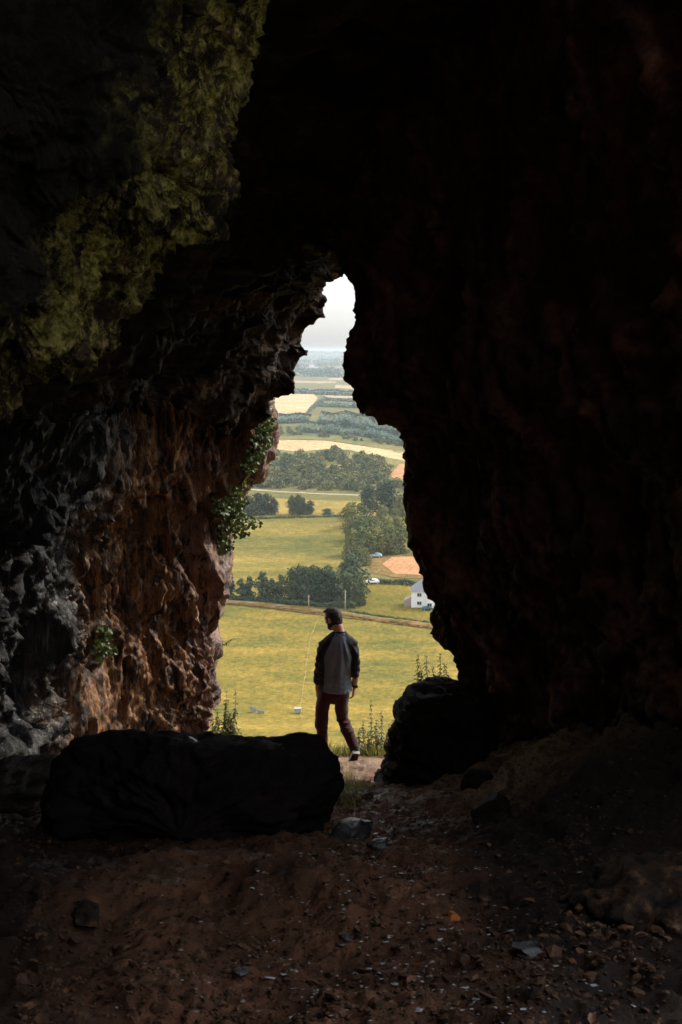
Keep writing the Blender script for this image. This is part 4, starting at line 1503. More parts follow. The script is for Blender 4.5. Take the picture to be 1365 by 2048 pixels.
def trunk_mesh(name, H, lobes, seed, r0=.2):
    r = np.random.default_rng(seed)
    bm = bmesh.new()

    def limb(a, b, ra, rb, k=7):
        a, b = Vector(a), Vector(b)
        d = (b - a).normalized()
        x = d.orthogonal().normalized(); y = d.cross(x)
        rings = []
        for f in (0, .5, 1):
            c = a.lerp(b, f) + (x * r.normal(0, ra * .3) if f == .5 else Vector())
            rad = ra + (rb - ra) * f
            rings.append([bm.verts.new(c + (x * math.cos(2 * math.pi * i / k) + y * math.sin(2 * math.pi * i / k)) * rad) for i in range(k)])
        for p, q in zip(rings, rings[1:]):
            for i in range(k):
                bm.faces.new((p[i], p[(i + 1) % k], q[(i + 1) % k], q[i]))
        bm.faces.new(rings[0][::-1]); bm.faces.new(rings[-1])
    fork = (0, 0, H * .38)
    limb((0, 0, -.4), fork, r0 * 1.3, r0 * .85)
    for c, R in lobes[:9]:
        limb(fork, c, r0 * .55, r0 * .15)
    me = bpy.data.meshes.new(name)
    bm.to_mesh(me); bm.free()
    return me


TREES = {}


def tree_proto(kind, H, Wd, seed, mat, leaf, n, nblob):
    cm, lobes = crown_mesh(kind + "_crown", H, Wd, seed, leaf, nblob, n, base=-.10)
    tm = trunk_mesh(kind + "_trunk", H, lobes, seed, .022 * H)
    cm.materials.append(mat); tm.materials.append(M_bark)
    TREES.setdefault(kind, []).append((cm, tm, H, Wd))


for s in range(3):
    tree_proto("dark", 10, 9.5, 500 + s, M_leafdark, .42, 2200, 20)
    tree_proto("olive", 9, 9.5, 520 + s, M_leafmid, .40, 2000, 20)
for s in range(2):
    tree_proto("slim", 9, 5.0, 540 + s, M_leafdark, .36, 1300, 15)


def tree(kind, u, v, hp, wp, label, group, name="tree", sink=0.0):
    g = G(u, v)
    depth = g[1] * cp - g[2] * sp
    h = hp * depth / FPX * 1.03; w = wp * depth / FPX
    cm, tm, H, Wd = random.choice(TREES[kind])
    root = empty(name, (g[0], g[1], terr_z(g[0], g[1]) - sink), label, "tree", group)
    root.rotation_euler = (0, 0, random.uniform(0, 6.28))
    root.scale = (w / Wd, w / Wd, h / H)
    c = bpy.data.objects.new("crown", cm); t = bpy.data.objects.new("trunk", tm)
    for o in (c, t):
        COL.objects.link(o); o.parent = root
    return root


ROW = [(446, 1193, 38, 26), (462, 1194, 52, 24), (484, 1195, 40, 34), (500, 1196, 46, 28), (526, 1198, 58, 38), (545, 1199, 44, 28), (562, 1200, 54, 34)]
for (u, v, h, w) in ROW:
    tree("slim", u, v, h, w, "small slim tree spaced out along the lane at the left end of the row", "slim trees along the lane")
for (u, v, h, w) in [(584, 1203, 68, 52), (612, 1205, 72, 56), (640, 1207, 70, 56), (666, 1208, 66, 54), (692, 1210, 68, 54), (714, 1210, 62, 46), (655, 1204, 74, 50), (598, 1200, 70, 50), (628, 1202, 72, 50), (700, 1204, 70, 50)]:
    tree("dark", u, v, h, w, "dense dark tree in the thick middle of the tree row by the lane", "dark trees by the lane")
tree("dark", 706, 1178, 70, 66, "big round dark tree standing above the right end of the tree row", None)
tree("olive", 700, 1150, 48, 44, "rounded olive tree just behind the big round dark tree", None)
for (u, v, h, w) in [(706, 1112, 52, 50), (730, 1112, 56, 54), (752, 1108, 58, 56), (778, 1108, 58, 58), (802, 1106, 58, 52), (722, 1086, 52, 54), (744, 1082, 50, 50), (772, 1076, 44, 48), (796, 1074, 40, 46), (704, 1080, 44, 40),
                     (716, 1132, 40, 40), (730, 1130, 34, 32)]:
    tree("olive", u, v, h, w, "bushy olive tree in the clump between the meadow and the pink paddock", "olive trees in the clump")
for (u, v, h, w) in [(704, 1056, 52, 56), (722, 1050, 42, 46), (765, 1050, 40, 40)]:
    tree("olive", u, v, h, w, "low spreading olive tree at the top corner of the meadow", "olive trees at the meadow corner")
tree("dark", 779, 1034, 74, 66, "tall full tree against the right rock, the highest of the valley trees", None)
tree("dark", 740, 1024, 54, 44, "dark mid sized tree just left of the highest valley tree", None)
tree("olive", 800, 1040, 50, 40, "olive tree half hidden by the right rock edge behind the highest tree", None)
for (u, v, h, w) in [(498, 1030, 38, 34), (516, 1030, 44, 40), (534, 1029, 42, 30), (547, 1029, 34, 24), (482, 1030, 40, 40)]:
    tree("dark", u, v, h, w, "dark tree in the left clump on the dry yellow field", "left clump on the yellow field")
for (u, v, h, w) in [(585, 1029, 38, 26), (597, 1029, 40, 26), (607, 1029, 34, 22), (621, 1029, 28, 22)]:
    tree("dark", u, v, h, w, "dark tree in the middle clump on the dry yellow field", "middle clump on the yellow field")
for (u, v, h, w, lab) in [(655, 1033, 16, 26, "small low bush alone beside the upper hedge")]:
    tree("dark", u, v, h, w, lab, None, name="bush")

# the wood on the hillside: trees too small to show their trunks
WOOD = []
for s in range(4):
    cm, lobes = crown_mesh("wood_tree", 8, 10, 560 + s, .75, 13, 520, base=.0)
    cm.materials.append(M_leafwood if s else M_leafmid)
    WOOD.append(cm)
rw = np.random.default_rng(77)


def bottom_of_straw(u):
    return np.interp(u, [500, 560, 600, 650, 700, 806, 900], [906, 907, 911, 907, 908, 930, 956])


cnt = 0
while cnt < 260:
    u = rw.uniform(484, 830); v = rw.uniform(905, 986)
    if v < bottom_of_straw(u) + 4 or (u > 776 and 934 < v < 974) or (v > 978 + (u - 560) * .05):
        continue
    if (v < 925 and rw.random() < .45) or math.sin(u * .11 + v * .09) + math.sin(u * .047 - v * .2) > 1.25:
        continue
    g = G(u, v)
    depth = g[1] * cp - g[2] * sp
    o = bpy.data.objects.new("tree", WOOD[int(rw.integers(0, 4))])
    COL.objects.link(o)
    sz = rw.uniform(.6, 1.35); h = rw.uniform(15, 22) * sz * depth / FPX; w = rw.uniform(20, 30) * sz * depth / FPX
    o.location = (g[0], g[1], terr_z(g[0], g[1]) - .2)
    o.rotation_euler = (0, 0, rw.uniform(0, 6.28))
    o.scale = (w / 10, w / 10, h / 8)
    tag(o, "rounded tree in the wood on the hillside below the long stubble field", "tree", "trees of the hillside wood")
    cnt += 1


def hedge(name, line, h_px, w_m, mat, label, n=900, leaf=.4, seed=1, cat="hedge", kind=None, ext=""):
    """leafy bank along a line on the land"""
    line = widen(line, ext)
    n = int(n * (1 + 1.0 * len(ext)))
    r = np.random.default_rng(seed)
    A = np.array([G(u, v) for (u, v) in line])
    d = np.concatenate([[0], np.cumsum(np.linalg.norm(np.diff(A, axis=0), axis=1))])
    V, F = [], []
    dep = float(np.mean(A[:, 1] * cp - A[:, 2] * sp))
    H = h_px * dep / FPX
    for k in range(n):
        q = r.uniform(0, d[-1])
        x = np.interp(q, d, A[:, 0]); y = np.interp(q, d, A[:, 1])
        hh = H * (.75 + .35 * math.sin(q / (H * 3) + seed) * math.sin(q / (H * 1.3)))
        a = r.uniform(0, math.pi)
        rr = r.uniform(.8, 1.05)
        if r.random() < .5:
            off, z = w_m * math.cos(a) * .5 * rr, hh * (.55 + .45 * math.sin(a)) * rr
        else:
            off, z = -w_m * .5 * rr, r.uniform(0, hh * .8)
        p = np.array([x, y + off, 0]); p[2] = terr_z(p[0], p[1]) + z
        nn = np.array([r.normal(0, .4), math.cos(a), math.sin(a) + .3]) + r.normal(0, .4, 3); nn /= np.linalg.norm(nn)
        t1 = np.cross(nn, r.normal(size=3)); t1 /= np.linalg.norm(t1); t2 = np.cross(nn, t1)
        s = leaf * r.uniform(.6, 1.2)
        i = len(V)
        for (a_, b_) in ((-1, -.3), (0, -.6), (1, 0), (.3, .6), (-.5, .6)):
            V.append(p + t1 * a_ * s + t2 * b_ * s)
        F.append(tuple(range(i, i + 5)))
    o = new_obj(name, mesh_from(name, V, F, smooth=False), None, mat)
    return tag(o, label, cat, kind=kind)


hedge("hedge", [(738, 1167), (770, 1168), (800, 1169), (850, 1174), (920, 1182)], 12, 2.2, M_leafdark, "dark clipped hedge between the lawn and the pink paddock", 3200, .32, 2, ext="R")
hedge("hedge", [(440, 1038), (520, 1038), (600, 1036), (690, 1034)], 6, 2.0, M_leafmid, "low field hedge along the top of the green gold meadow", 2600, .35, 3, ext="L")
hedge("hedge", [(690, 1222), (760, 1233), (830, 1243), (900, 1252)], 5, 1.4, M_leafmid, "low scruffy hedge between the lawn and the lane", 2600, .3, 4, ext="R")
hedge("hedge", [(430, 1206), (520, 1214.5), (640, 1230), (760, 1245), (860, 1257), (930, 1268)], 4, 1.2, leaf_mat("dry_brown_leaves", (.20, .115, .035), .6), "rough rusty brown bank of dry growth along the lane", 3200, .22, 24, cat="dry bank")
hedge("hedge", [(560, 1206), (620, 1211), (680, 1215), (712, 1216)], 14, 2.5, M_leafdark, "dark undergrowth at the foot of the tree row by the lane", 2600, .35, 5, cat="undergrowth")
hedge("hedge", [(440, 1197), (500, 1200), (560, 1205)], 8, 2.0, M_leafdark, "low hedge under the slim trees along the lane", 1500, .3, 15, ext="L")

# woods far off in the plain: each belt reads as one mass
BELTS = [([(500, 842), (560, 842), (620, 838)], 12, 130, "dark belt of far trees under the broad tan field", 1800), ([(600, 856), (660, 860), (720, 866), (800, 880)], 13, 110, "teal belt of far scrub across the grazing land", 1800),
         ([(640, 838), (690, 842), (740, 850), (800, 862)], 16, 200, "far wood behind the teal scrub belt", 2400), ([(618, 824), (640, 808), (650, 798)], 7, 24, "hedge line along the side of the broad tan field", 400),
         ([(640, 812), (690, 814), (740, 816)], 10, 60, "far belt of trees under the thin tan strip", 700), ([(650, 800), (700, 803), (760, 806)], 6, 40, "thin far hedge below the thin tan strip", 500),
         ([(560, 784), (620, 786), (700, 789)], 7, 160, "very far hedge line above the broad tan field", 900),
         ([(600, 750), (640, 751), (680, 752)], 20, 300, "bluish far wood in the middle of the plain", 900), ([(570, 730), (640, 728), (720, 726)], 9, 900, "bluish wood below the horizon", 700),
         ([(560, 746), (620, 742), (700, 740)], 5, 300, "faint bluish hedges near the far white house", 500), ([(480, 712), (640, 711), (800, 710.5)], 5, 1600, "hazy blue wood along the horizon ridge", 2400)]
for i, (ln, hp, wm, lab, n) in enumerate(BELTS):
    g = G(*ln[1])
    hedge("treeline", ln, hp, wm, M_leaffar, lab, int(n * 1.6), max(1.0, 3.2 * g[1] / FPX), 20 + i, cat="far wood", kind='stuff', ext="" if "side of" in lab else ("LR" if i >= 6 else ("L" if ln[0][0] < 580 else "R")))
# single bushes on the grazing land
for i in range(64):
    u = rw.uniform(556, 800); v = rw.uniform(858, 876) + max(0, (u - 660) * .13)
    g = G(u, v)
    o = bpy.data.objects.new("bush", WOOD[int(rw.integers(1, 4))])
    COL.objects.link(o)
    dep = g[1] * cp
    k = rw.uniform(9, 17) * dep / FPX
    o.location = (g[0], g[1], terr_z(g[0], g[1])); o.scale = (k / 10, k / 10, k * .6 / 8); o.rotation_euler = (0, 0, rw.uniform(0, 6))
    tag(o, "grey green bush dotted over the grazing land beyond the stubble field", "bush", "bushes on the grazing land")

M_bounce = field_mat("bounce_ground", (.46, .44, .40), (.56, .54, .50), (.66, .64, .60), .8)
# added pale reflector shelf outside the side opening, behind the camera's right shoulder
hy = np.linspace(-14, 7.6, 60); hx = np.linspace(0, 1, 50)
hgx = 2.3 + hx[None, :] * 24 + 0 * hy[:, None]; hgy = np.repeat(hy[:, None], 50, 1)
hq = np.stack([hgx, hgy, hgx * 0], -1)
hgz = -1.45 - .06 * (hgx - 2.3) + .12 * fbm(hq * .7, 3, seed=301)
tag(new_obj("hillside", mesh_from("hillside", np.stack([hgx, hgy, hgz], -1).reshape(-1, 3), grid_faces(60, 50)), None, M_bounce), "added pale shelf reflecting light in through the side opening", "hillside", kind='structure')

# the woods and hedges go on behind the rocks on both sides of the opening
hedge("treeline", [(170, 968), (300, 964), (470, 962)], 24, 150, M_leafwood, "wood carrying on along the hillside beyond the left rock wall", 5200, .8, 61, cat="far wood", kind='stuff')
hedge("treeline", [(840, 968), (960, 972), (1120, 976)], 24, 150, M_leafwood, "wood carrying on along the hillside beyond the right rock wall", 5200, .8, 62, cat="far wood", kind='stuff')
hedge("treeline", [(840, 1100), (940, 1098), (1080, 1100)], 50, 22, M_leafmid, "tree belt beyond the pink paddock behind the right rock wall", 4200, .5, 63, cat="far wood", kind='stuff')
hedge("treeline", [(180, 1188), (300, 1190), (425, 1193)], 40, 8, M_leafdark, "tree belt by the lane behind the left rock wall", 2600, .45, 64, cat="far wood", kind='stuff')
# ------------------------------------------------------------------ house, cars, poles, trough
def add_box(bm, c, s, bev=0.0):
    r = bmesh.ops.create_cube(bm, size=1, matrix=Matrix.Translation(c) @ Matrix.Diagonal((*s, 1)))
    if bev:
        es = list({e for v in r['verts'] for e in v.link_edges})
        bmesh.ops.bevel(bm, geom=es, offset=bev, segments=2, affect='EDGES')


def bm_obj(name, bm, mat, parent=None, smooth=False):
    me = bpy.data.meshes.new(name)
    bmesh.ops.recalc_face_normals(bm, faces=bm.faces)
    bm.to_mesh(me); bm.free()
    me.polygons.foreach_set("use_smooth", np.full(len(me.polygons), smooth))
    return new_obj(name, me, parent, mat)


def box_obj(name, c, s, mat, parent, bev=0.0):
    bm = bmesh.new(); add_box(bm, c, s, bev)
    return bm_obj(name, bm, mat, parent)


M_render = simple_mat("white_render", (.86, .86, .85), .85, .04, 2)
M_slate = simple_mat("grey_slate", (.20, .20, .215), .7, .2, 6, .02)
M_glass = simple_mat("window_glass", (.03, .035, .04), .1, .1, 2)
M_wood = simple_mat("weathered_wood", (.32, .25, .17), .85, .25, 3)
M_frame = simple_mat("white_frame", (.75, .75, .74), .5, .03, 3)
M_teal = simple_mat("teal_paint", (.03, .10, .12), .4, .1, 3)
M_brick = simple_mat("pinkish_render", (.36, .27, .25), .85, .1, 3)


def house():
    g = G(846, 1216)
    root = empty("house", (g[0], g[1], terr_z(g[0], g[1])), "white two storey house with a grey slate roof at the right rock edge", "house")
    root.rotation_euler = (0, 0, math.radians(-9))
    w, d, h = 9.5, 7.0, 5.3
    # body with gable roof
    x0 = -3.6
    bm = bmesh.new(); add_box(bm, (x0 + w / 2, d / 2, h / 2 - .3), (w, d, h + .6)); bm_obj("wall", bm, M_render, root)
    bm = bmesh.new()
    a = .45
    vs = [bm.verts.new(p) for p in [(x0 - a, -a, h - .1), (x0 + w + a, -a, h - .1), (x0 + w + a, d + a, h - .1), (x0 - a, d + a, h - .1), (x0 + 3.0, d / 2, h + 3.1), (x0 + w - 3.0, d / 2, h + 3.1)]]
    for f in ((0, 1, 5, 4), (1, 2, 5), (2, 3, 4, 5), (3, 0, 4), (3, 2, 1, 0)):
        bm.faces.new([vs[i] for i in f])
    rf = bm_obj("roof", bm, M_slate, root)
    ch = box_obj("chimney", (x0 + 5.2, d / 2, h + 3.3), (.9, .9, 1.7), M_brick, rf, .04)
    box_obj("porch", (x0 + 6.9, -.9, 2.3), (3.6, 1.8, 5.2), M_render, root)
    for (wx, wz, wy) in ((x0 + 2.5, 4.1, 0), (x0 + 2.5, 1.5, 0), (x0 + 6.9, 3.9, -1.8), (x0 + 5.8, 1.5, -1.8)):
        wd = box_obj("window", (wx, wy - .015, wz), (1.3, .06, 1.05), M_glass, root)
        bm = bmesh.new()
        for (cx, cz, sx, sz) in ((0, .56, 1.46, .09), (0, -.57, 1.5, .12), (-.69, 0, .08, 1.03), (.69, 0, .08, 1.03), (0, 0, .06, 1.03)):
            add_box(bm, (wx + cx, wy - .05, wz + cz), (sx, .10, sz))
        bm_obj("frame", bm, M_frame, wd)
    box_obj("door", (x0 + 7.9, -1.83, 1.05), (.95, .08, 2.1), M_teal, root, .02)
    # lean-to shed on the left end
    bm = bmesh.new()
    vs = [bm.verts.new(p) for p in [(x0 - 2.3, 1.2, -.2), (x0 - .02, 1.2, -.2), (x0 - .02, 5, -.2), (x0 - 2.3, 5, -.2), (x0 - 2.3, 1.2, 1.9), (x0 - .02, 1.2, 3.0), (x0 - .02, 5, 3.0), (x0 - 2.3, 5, 1.9)]]
    for f in ((0, 1, 5, 4), (1, 2, 6, 5), (2, 3, 7, 6), (3, 0, 4, 7), (4, 5, 6, 7), (3, 2, 1, 0)):
        bm.faces.new([vs[i] for i in f])
    bm_obj("annex", bm, M_brick, root)


house()


def car(u, v, rot, paint, label, L=4.3):
    g = G(u, v)
    root = empty("car", (g[0], g[1], terr_z(g[0], g[1]) + .15), label, "car")
    root.rotation_euler = (0, 0, rot)
    prof = [(-2.15, .35), (-2.18, .75), (-1.95, .95), (-1.6, 1.3), (-.9, 1.48), (.1, 1.48), (.75, 1.02), (1.7, .88), (2.1, .68), (2.15, .35)]
    bm = bmesh.new()
    rings = []
    for (s, k) in ((-.82, .95), (-.70, 1), (.70, 1), (.82, .95)):
        inset = abs(s) > .8
        rings.append([bm.verts.new((x * k, s - (math.copysign(.14, s) if (z > 1.0 and True) else 0), z if not inset else .35 + (z - .35) * .96)) for (x, z) in prof])
    for a, b in zip(rings, rings[1:]):
        for i in range(len(prof)):
            j = (i + 1) % len(prof)
            bm.faces.new((a[i], a[j], b[j], b[i]))
    bm.faces.new(rings[0]); bm.faces.new(rings[-1][::-1])
    bm_obj("body", bm, paint, root, True)
    for s in (-1, 1):
        bm = bmesh.new()
        vs = [bm.verts.new((x, s * .705, z)) for (x, z) in ((-1.5, 1.04), (.55, 1.04), (.08, 1.38), (-.95, 1.38))]
        bm.faces.new(vs)
        bmesh.ops.solidify(bm, geom=bm.faces[:], thickness=.05)
        bm_obj("window", bm, M_glass, root)
        for x in (-1.3, 1.35):
            bm = bmesh.new()
            bmesh.ops.create_cone(bm, cap_ends=True, segments=20, radius1=.32, radius2=.32, depth=.2, matrix=Matrix.Translation((x, s * .74, .2)) @ Matrix.Rotation(math.pi / 2, 4, 'X'))
            wl = bm_obj("wheel", bm, M_tyre, root)
            bm = bmesh.new()
            bmesh.ops.create_cone(bm, cap_ends=True, segments=16, radius1=.19, radius2=.19, depth=.03, matrix=Matrix.Translation((x, s * .85, .2)) @ Matrix.Rotation(math.pi / 2, 4, 'X'))
            bm_obj("rim", bm, M_frame, wl)
    bm = bmesh.new()
    vs = [bm.verts.new(p) for p in ((.79, -.6, 1.05), (.79, .6, 1.05), (.20, .52, 1.44), (.20, -.52, 1.44))]
    bm.faces.new(vs); bmesh.ops.solidify(bm, geom=bm.faces[:], thickness=.04)
    bm_obj("windscreen", bm, M_glass, root)
    root.scale = (L / 4.3,) * 3


M_tyre = simple_mat("tyre_rubber", (.02, .02, .02), .9, .1, 5)
M_white = simple_mat("white_car_paint", (.82, .82, .82), .25, .02, 2)
M_blue = simple_mat("silver_blue_paint", (.32, .42, .47), .3, .05, 2)
car(746, 1168, math.radians(188), M_white, "white car parked on the lawn beside the dark clipped hedge", 4.9)
car(752, 1115, math.radians(170), M_blue, "silver blue car parked under the olive trees by the pink paddock", 5.0)
car(855, 1221, math.radians(8), M_teal, "small dark teal car in front of the white house", 3.6)


def pole(u, v, hp, lab):
    g = G(u, v)
    dep = g[1] * cp - g[2] * sp
    H = hp * dep / FPX
    root = empty("utility_pole", (g[0], g[1], terr_z(g[0], g[1])), lab, "utility pole")
    bm = bmesh.new()
    bmesh.ops.create_cone(bm, cap_ends=True, segments=10, radius1=.20, radius2=.14, depth=H + .5, matrix=Matrix.Translation((0, 0, H / 2 - .25)))
    bm_obj("pole", bm, M_pole, root, True)
    bm = bmesh.new(); add_box(bm, (0, -.17, H - .35), (.9, .09, .11), .01)
    for x in (-.38, .38):
        bmesh.ops.create_cone(bm, cap_ends=True, segments=8, radius1=.05, radius2=.03, depth=.16, matrix=Matrix.Translation((x, -.17, H - .21)))
    bm_obj("crossarm", bm, M_wood, root)


M_pole = simple_mat("pole_wood", (.42, .33, .22), .9, .15, 2)
pole(618, 1218, 28, "shorter wooden utility pole standing by the lane left of the walker")
pole(691, 1222, 42, "taller wooden utility pole standing by the lane right of the walker")


def trough():
    g = G(596, 1428)
    root = empty("water_trough", (g[0], g[1], terr_z(g[0], g[1])), "white box trough in the golden meadow at the end of the pale line", "trough")
    bm = bmesh.new(); add_box(bm, (0, 0, .78), (1.35, .8, .75), .04)
    bm_obj("tank", bm, M_galv, root)
    bm = bmesh.new()
    for x in (-.55, .55):
        add_box(bm, (x, -.3, .2), (.1, .1, .41)); add_box(bm, (x, .3, .2), (.1, .1, .41))
    bm_obj("stand", bm, M_wood, root)
    box_obj("lid", (0, 0, 1.19), (1.45, .9, .06), M_galv, root, .01)


M_galv = simple_mat("galvanised_metal", (.34, .35, .34), .5, .1, 3)
trough()


def hurdles():
    for (u, v, w, h, rot, lab) in ((507, 1426, 1.5, 1.3, -.55, "taller grey metal hurdle standing in the golden meadow"), (523, 1428, 1.4, .75, -.45, "lower grey metal hurdle next to the taller one in the meadow")):
        g = G(u, v)
        root = empty("metal_hurdle", (g[0], g[1], terr_z(g[0], g[1])), lab, "hurdle")
        root.rotation_euler = (0, 0, rot)
        bm = bmesh.new()
        for x in (-w / 2, w / 2):
            add_box(bm, (x, 0, h / 2), (.08, .08, h))
        bm_obj("frame", bm, M_galv, root)
        bm = bmesh.new()
        add_box(bm, (0, 0, h * .56), (w - .1, .03, h * .78))
        for k in range(4):
            add_box(bm, (0, -.03, h * (.25 + .2 * k)), (w - .1, .04, .06))
        bm_obj("panel", bm, M_galv, root)


hurdles()


def far_house():
    for (u, v, s, lab) in ((624, 735, 26, "tiny far white house with its gable on the bluish plain"), (632, 737, 16, "tiny far white outbuilding right of the far white house")):
        g = G(u, v)
        root = empty("house", (g[0], g[1], terr_z(g[0], g[1]) - 1), lab, "house")
        bm = bmesh.new(); add_box(bm, (0, 0, s * .25), (s, s * .6, s * .5)); bm_obj("wall", bm, M_render, root)
        bm = bmesh.new()
        vs = [bm.verts.new(p) for p in ((-s * .53, -s * .33, s * .5), (s * .53, -s * .33, s * .5), (s * .53, s * .33, s * .5), (-s * .53, s * .33, s * .5), (-s * .5, 0, s * .82), (s * .5, 0, s * .82))]
        for f in ((0, 1, 5, 4), (1, 2, 5), (2, 3, 4, 5), (3, 0, 4), (3, 2, 1, 0)):
            bm.faces.new([vs[i] for i in f])
        bm_obj("roof", bm, M_slate, root)


far_house()

# ------------------------------------------------------------------ plants at the mouth
def leaf_shape(V, F, p, d, n, s, wd=.45):
    """a folded pointed leaf from p along d"""
    d = d / (np.linalg.norm(d) + 1e-9)
    sd = np.cross(d, n); sd /= np.linalg.norm(sd) + 1e-9
    nn = np.cross(sd, d)
    i = len(V)
    for (a, b, c) in ((0, 0, 0), (.35, wd, .10), (.72, wd * .62, .06), (1.0, 0, -.12), (.72, -wd * .62, .06), (.35, -wd, .10), (.45, 0, -.03)):
        V.append(p + d * a * s + sd * b * s + nn * c * s)
    F += [(i, i + 1, i + 6), (i + 1, i + 2, i + 6), (i + 2, i + 3, i + 6), (i + 3, i + 4, i + 6), (i + 4, i + 5, i + 6), (i + 5, i, i + 6)]


def tube_mesh(V, F, path, r0, r1, k=5):
    path = np.asarray(path)
    n = len(path)
    i0 = len(V)
    for j in range(n):
        t = path[min(j + 1, n - 1)] - path[max(j - 1, 0)]
        t = t / (np.linalg.norm(t) + 1e-9)
        a = np.cross(t, [0.3, 1, 0.2]); a /= np.linalg.norm(a) + 1e-9
        b = np.cross(t, a)
        r = r0 + (r1 - r0) * j / (n - 1)
        for q in range(k):
            V.append(path[j] + (a * math.cos(2 * math.pi * q / k) + b * math.sin(2 * math.pi * q / k)) * r)
    for j in range(n - 1):
        for q in range(k):
            F.append((i0 + j * k + q, i0 + j * k + (q + 1) % k, i0 + (j + 1) * k + (q + 1) % k, i0 + (j + 1) * k + q))


def plant_mat(name, c0, c1, tr=.25):
    m, t, b = nt(name)
    c = ramp(t, [(.35, c0), (.65, c1)], noise(t, coords(t), 14, 4, .7))
    t.links.new(c, b.inputs['Base Color'])
    b.inputs['Roughness'].default_value = .5
    out = [x for x in t.nodes if x.type == 'OUTPUT_MATERIAL'][0]
    tl = t.nodes.new("ShaderNodeBsdfTranslucent")
    t.links.new(c, tl.inputs['Color'])
    ms = t.nodes.new("ShaderNodeMixShader"); ms.inputs[0].default_value = tr
    t.links.new(b.outputs[0], ms.inputs[1]); t.links.new(tl.outputs[0], ms.inputs[2])
    t.links.new(ms.outputs[0], out.inputs['Surface'])
    return m


M_ivy = plant_mat("ivy_leaf", (.045, .075, .018), (.13, .16, .04))
M_ivyl = plant_mat("pale_ivy_leaf", (.12, .13, .03), (.26, .25, .06))
M_stem = simple_mat("brown_stem", (.10, .065, .03), .8, .3, 20)
M_weed = plant_mat("weed_leaf", (.10, .12, .03), (.24, .22, .07), .35)
M_flower = simple_mat("dry_flower", (.48, .28, .14), .8, .3, 30)
M_grass = plant_mat("grass_blade", (.16, .19, .045), (.36, .32, .10), .35)


def ivy(spots, n, size, label, mat, seed, stems):
    r = np.random.default_rng(seed)
    V, F, SV, SF = [], [], [], []
    c0 = P(spots[0][0], spots[0][1], spots[0][3])
    root = empty("ivy", c0, label, "ivy")
    wts = np.array([s[2] ** 2 for s in spots], float); wts /= wts.sum()
    for k in range(n):
        s = spots[r.choice(len(spots), p=wts)]
        a = r.uniform(0, 6.283); q = math.sqrt(r.random())
        p = P(s[0] + math.cos(a) * q * s[2], s[1] + math.sin(a) * q * s[2] * 1.15, s[3] + r.normal(0, .08) - .17)
        d = np.array([r.normal(0, .6), r.normal(-.3, .5), r.normal(-.7, .5)])
        nn = np.array([r.normal(.2, .5), -.8, r.normal(.6, .4)])
        leaf_shape(V, F, p - c0, d, nn, size * r.uniform(.55, 1.25), .5)
    for st in stems:
        tube_mesh(SV, SF, [P(*q) - c0 for q in st], .010, .003)
    new_obj("leaves", mesh_from("leaves", V, F, False), root, mat)
    new_obj("stem", mesh_from("stem", SV, SF), root, M_stem)
    return root


ivy([(526, 850, 16, 9.72), (538, 846, 13, 9.75), (524, 880, 20, 9.7), (512, 905, 18, 9.65), (535, 875, 12, 9.75), (500, 925, 16, 9.6)], 430, .042,
    "dark ivy tuft hanging under the roof edge at the top of the lit wall", M_ivy, 601, [[(520, 830, 9.6), (525, 870, 9.65), (505, 920, 9.6), (497, 950, 9.6)], [(540, 835, 9.75), (536, 880, 9.7), (520, 905, 9.65)]])
ivy([(470, 985, 14, 9.75), (482, 1000, 14, 9.8), (465, 1030, 24, 9.7), (495, 1040, 16, 9.85), (512, 1046, 10, 9.9), (486, 1062, 12, 9.85), (456, 1066, 20, 9.7), (452, 1090, 15, 9.75), (444, 1010, 20, 9.6), (474, 1018, 14, 9.8)], 560, .042,
    "bushy ivy sprig reaching out from the middle of the lit wall edge", M_ivy, 602, [[(450, 1100, 9.7), (458, 1060, 9.7), (480, 1045, 9.8), (520, 1046, 9.95)], [(455, 1060, 9.7), (470, 1010, 9.75), (485, 980, 9.8)], [(470, 1050, 9.75), (496, 1060, 9.9)]])
ivy([(488, 968, 9, 9.85), (480, 980, 10, 9.8), (494, 962, 6, 9.85), (470, 1000, 8, 9.8)], 140, .038,
    "yellow green creeper tip between the two ivy clumps", M_ivyl, 603, [[(472, 1010, 9.75), (482, 984, 9.8), (496, 962, 9.85)]])
ivy([(212, 1262, 11, 8.55), (204, 1290, 12, 8.5), (222, 1300, 8, 8.5), (198, 1310, 7, 8.5)], 120, .06,
    "small green fern growing on the lower lit wall", M_ivy, 604, [[(205, 1320, 8.6), (210, 1285, 8.55), (214, 1255, 8.5)]])


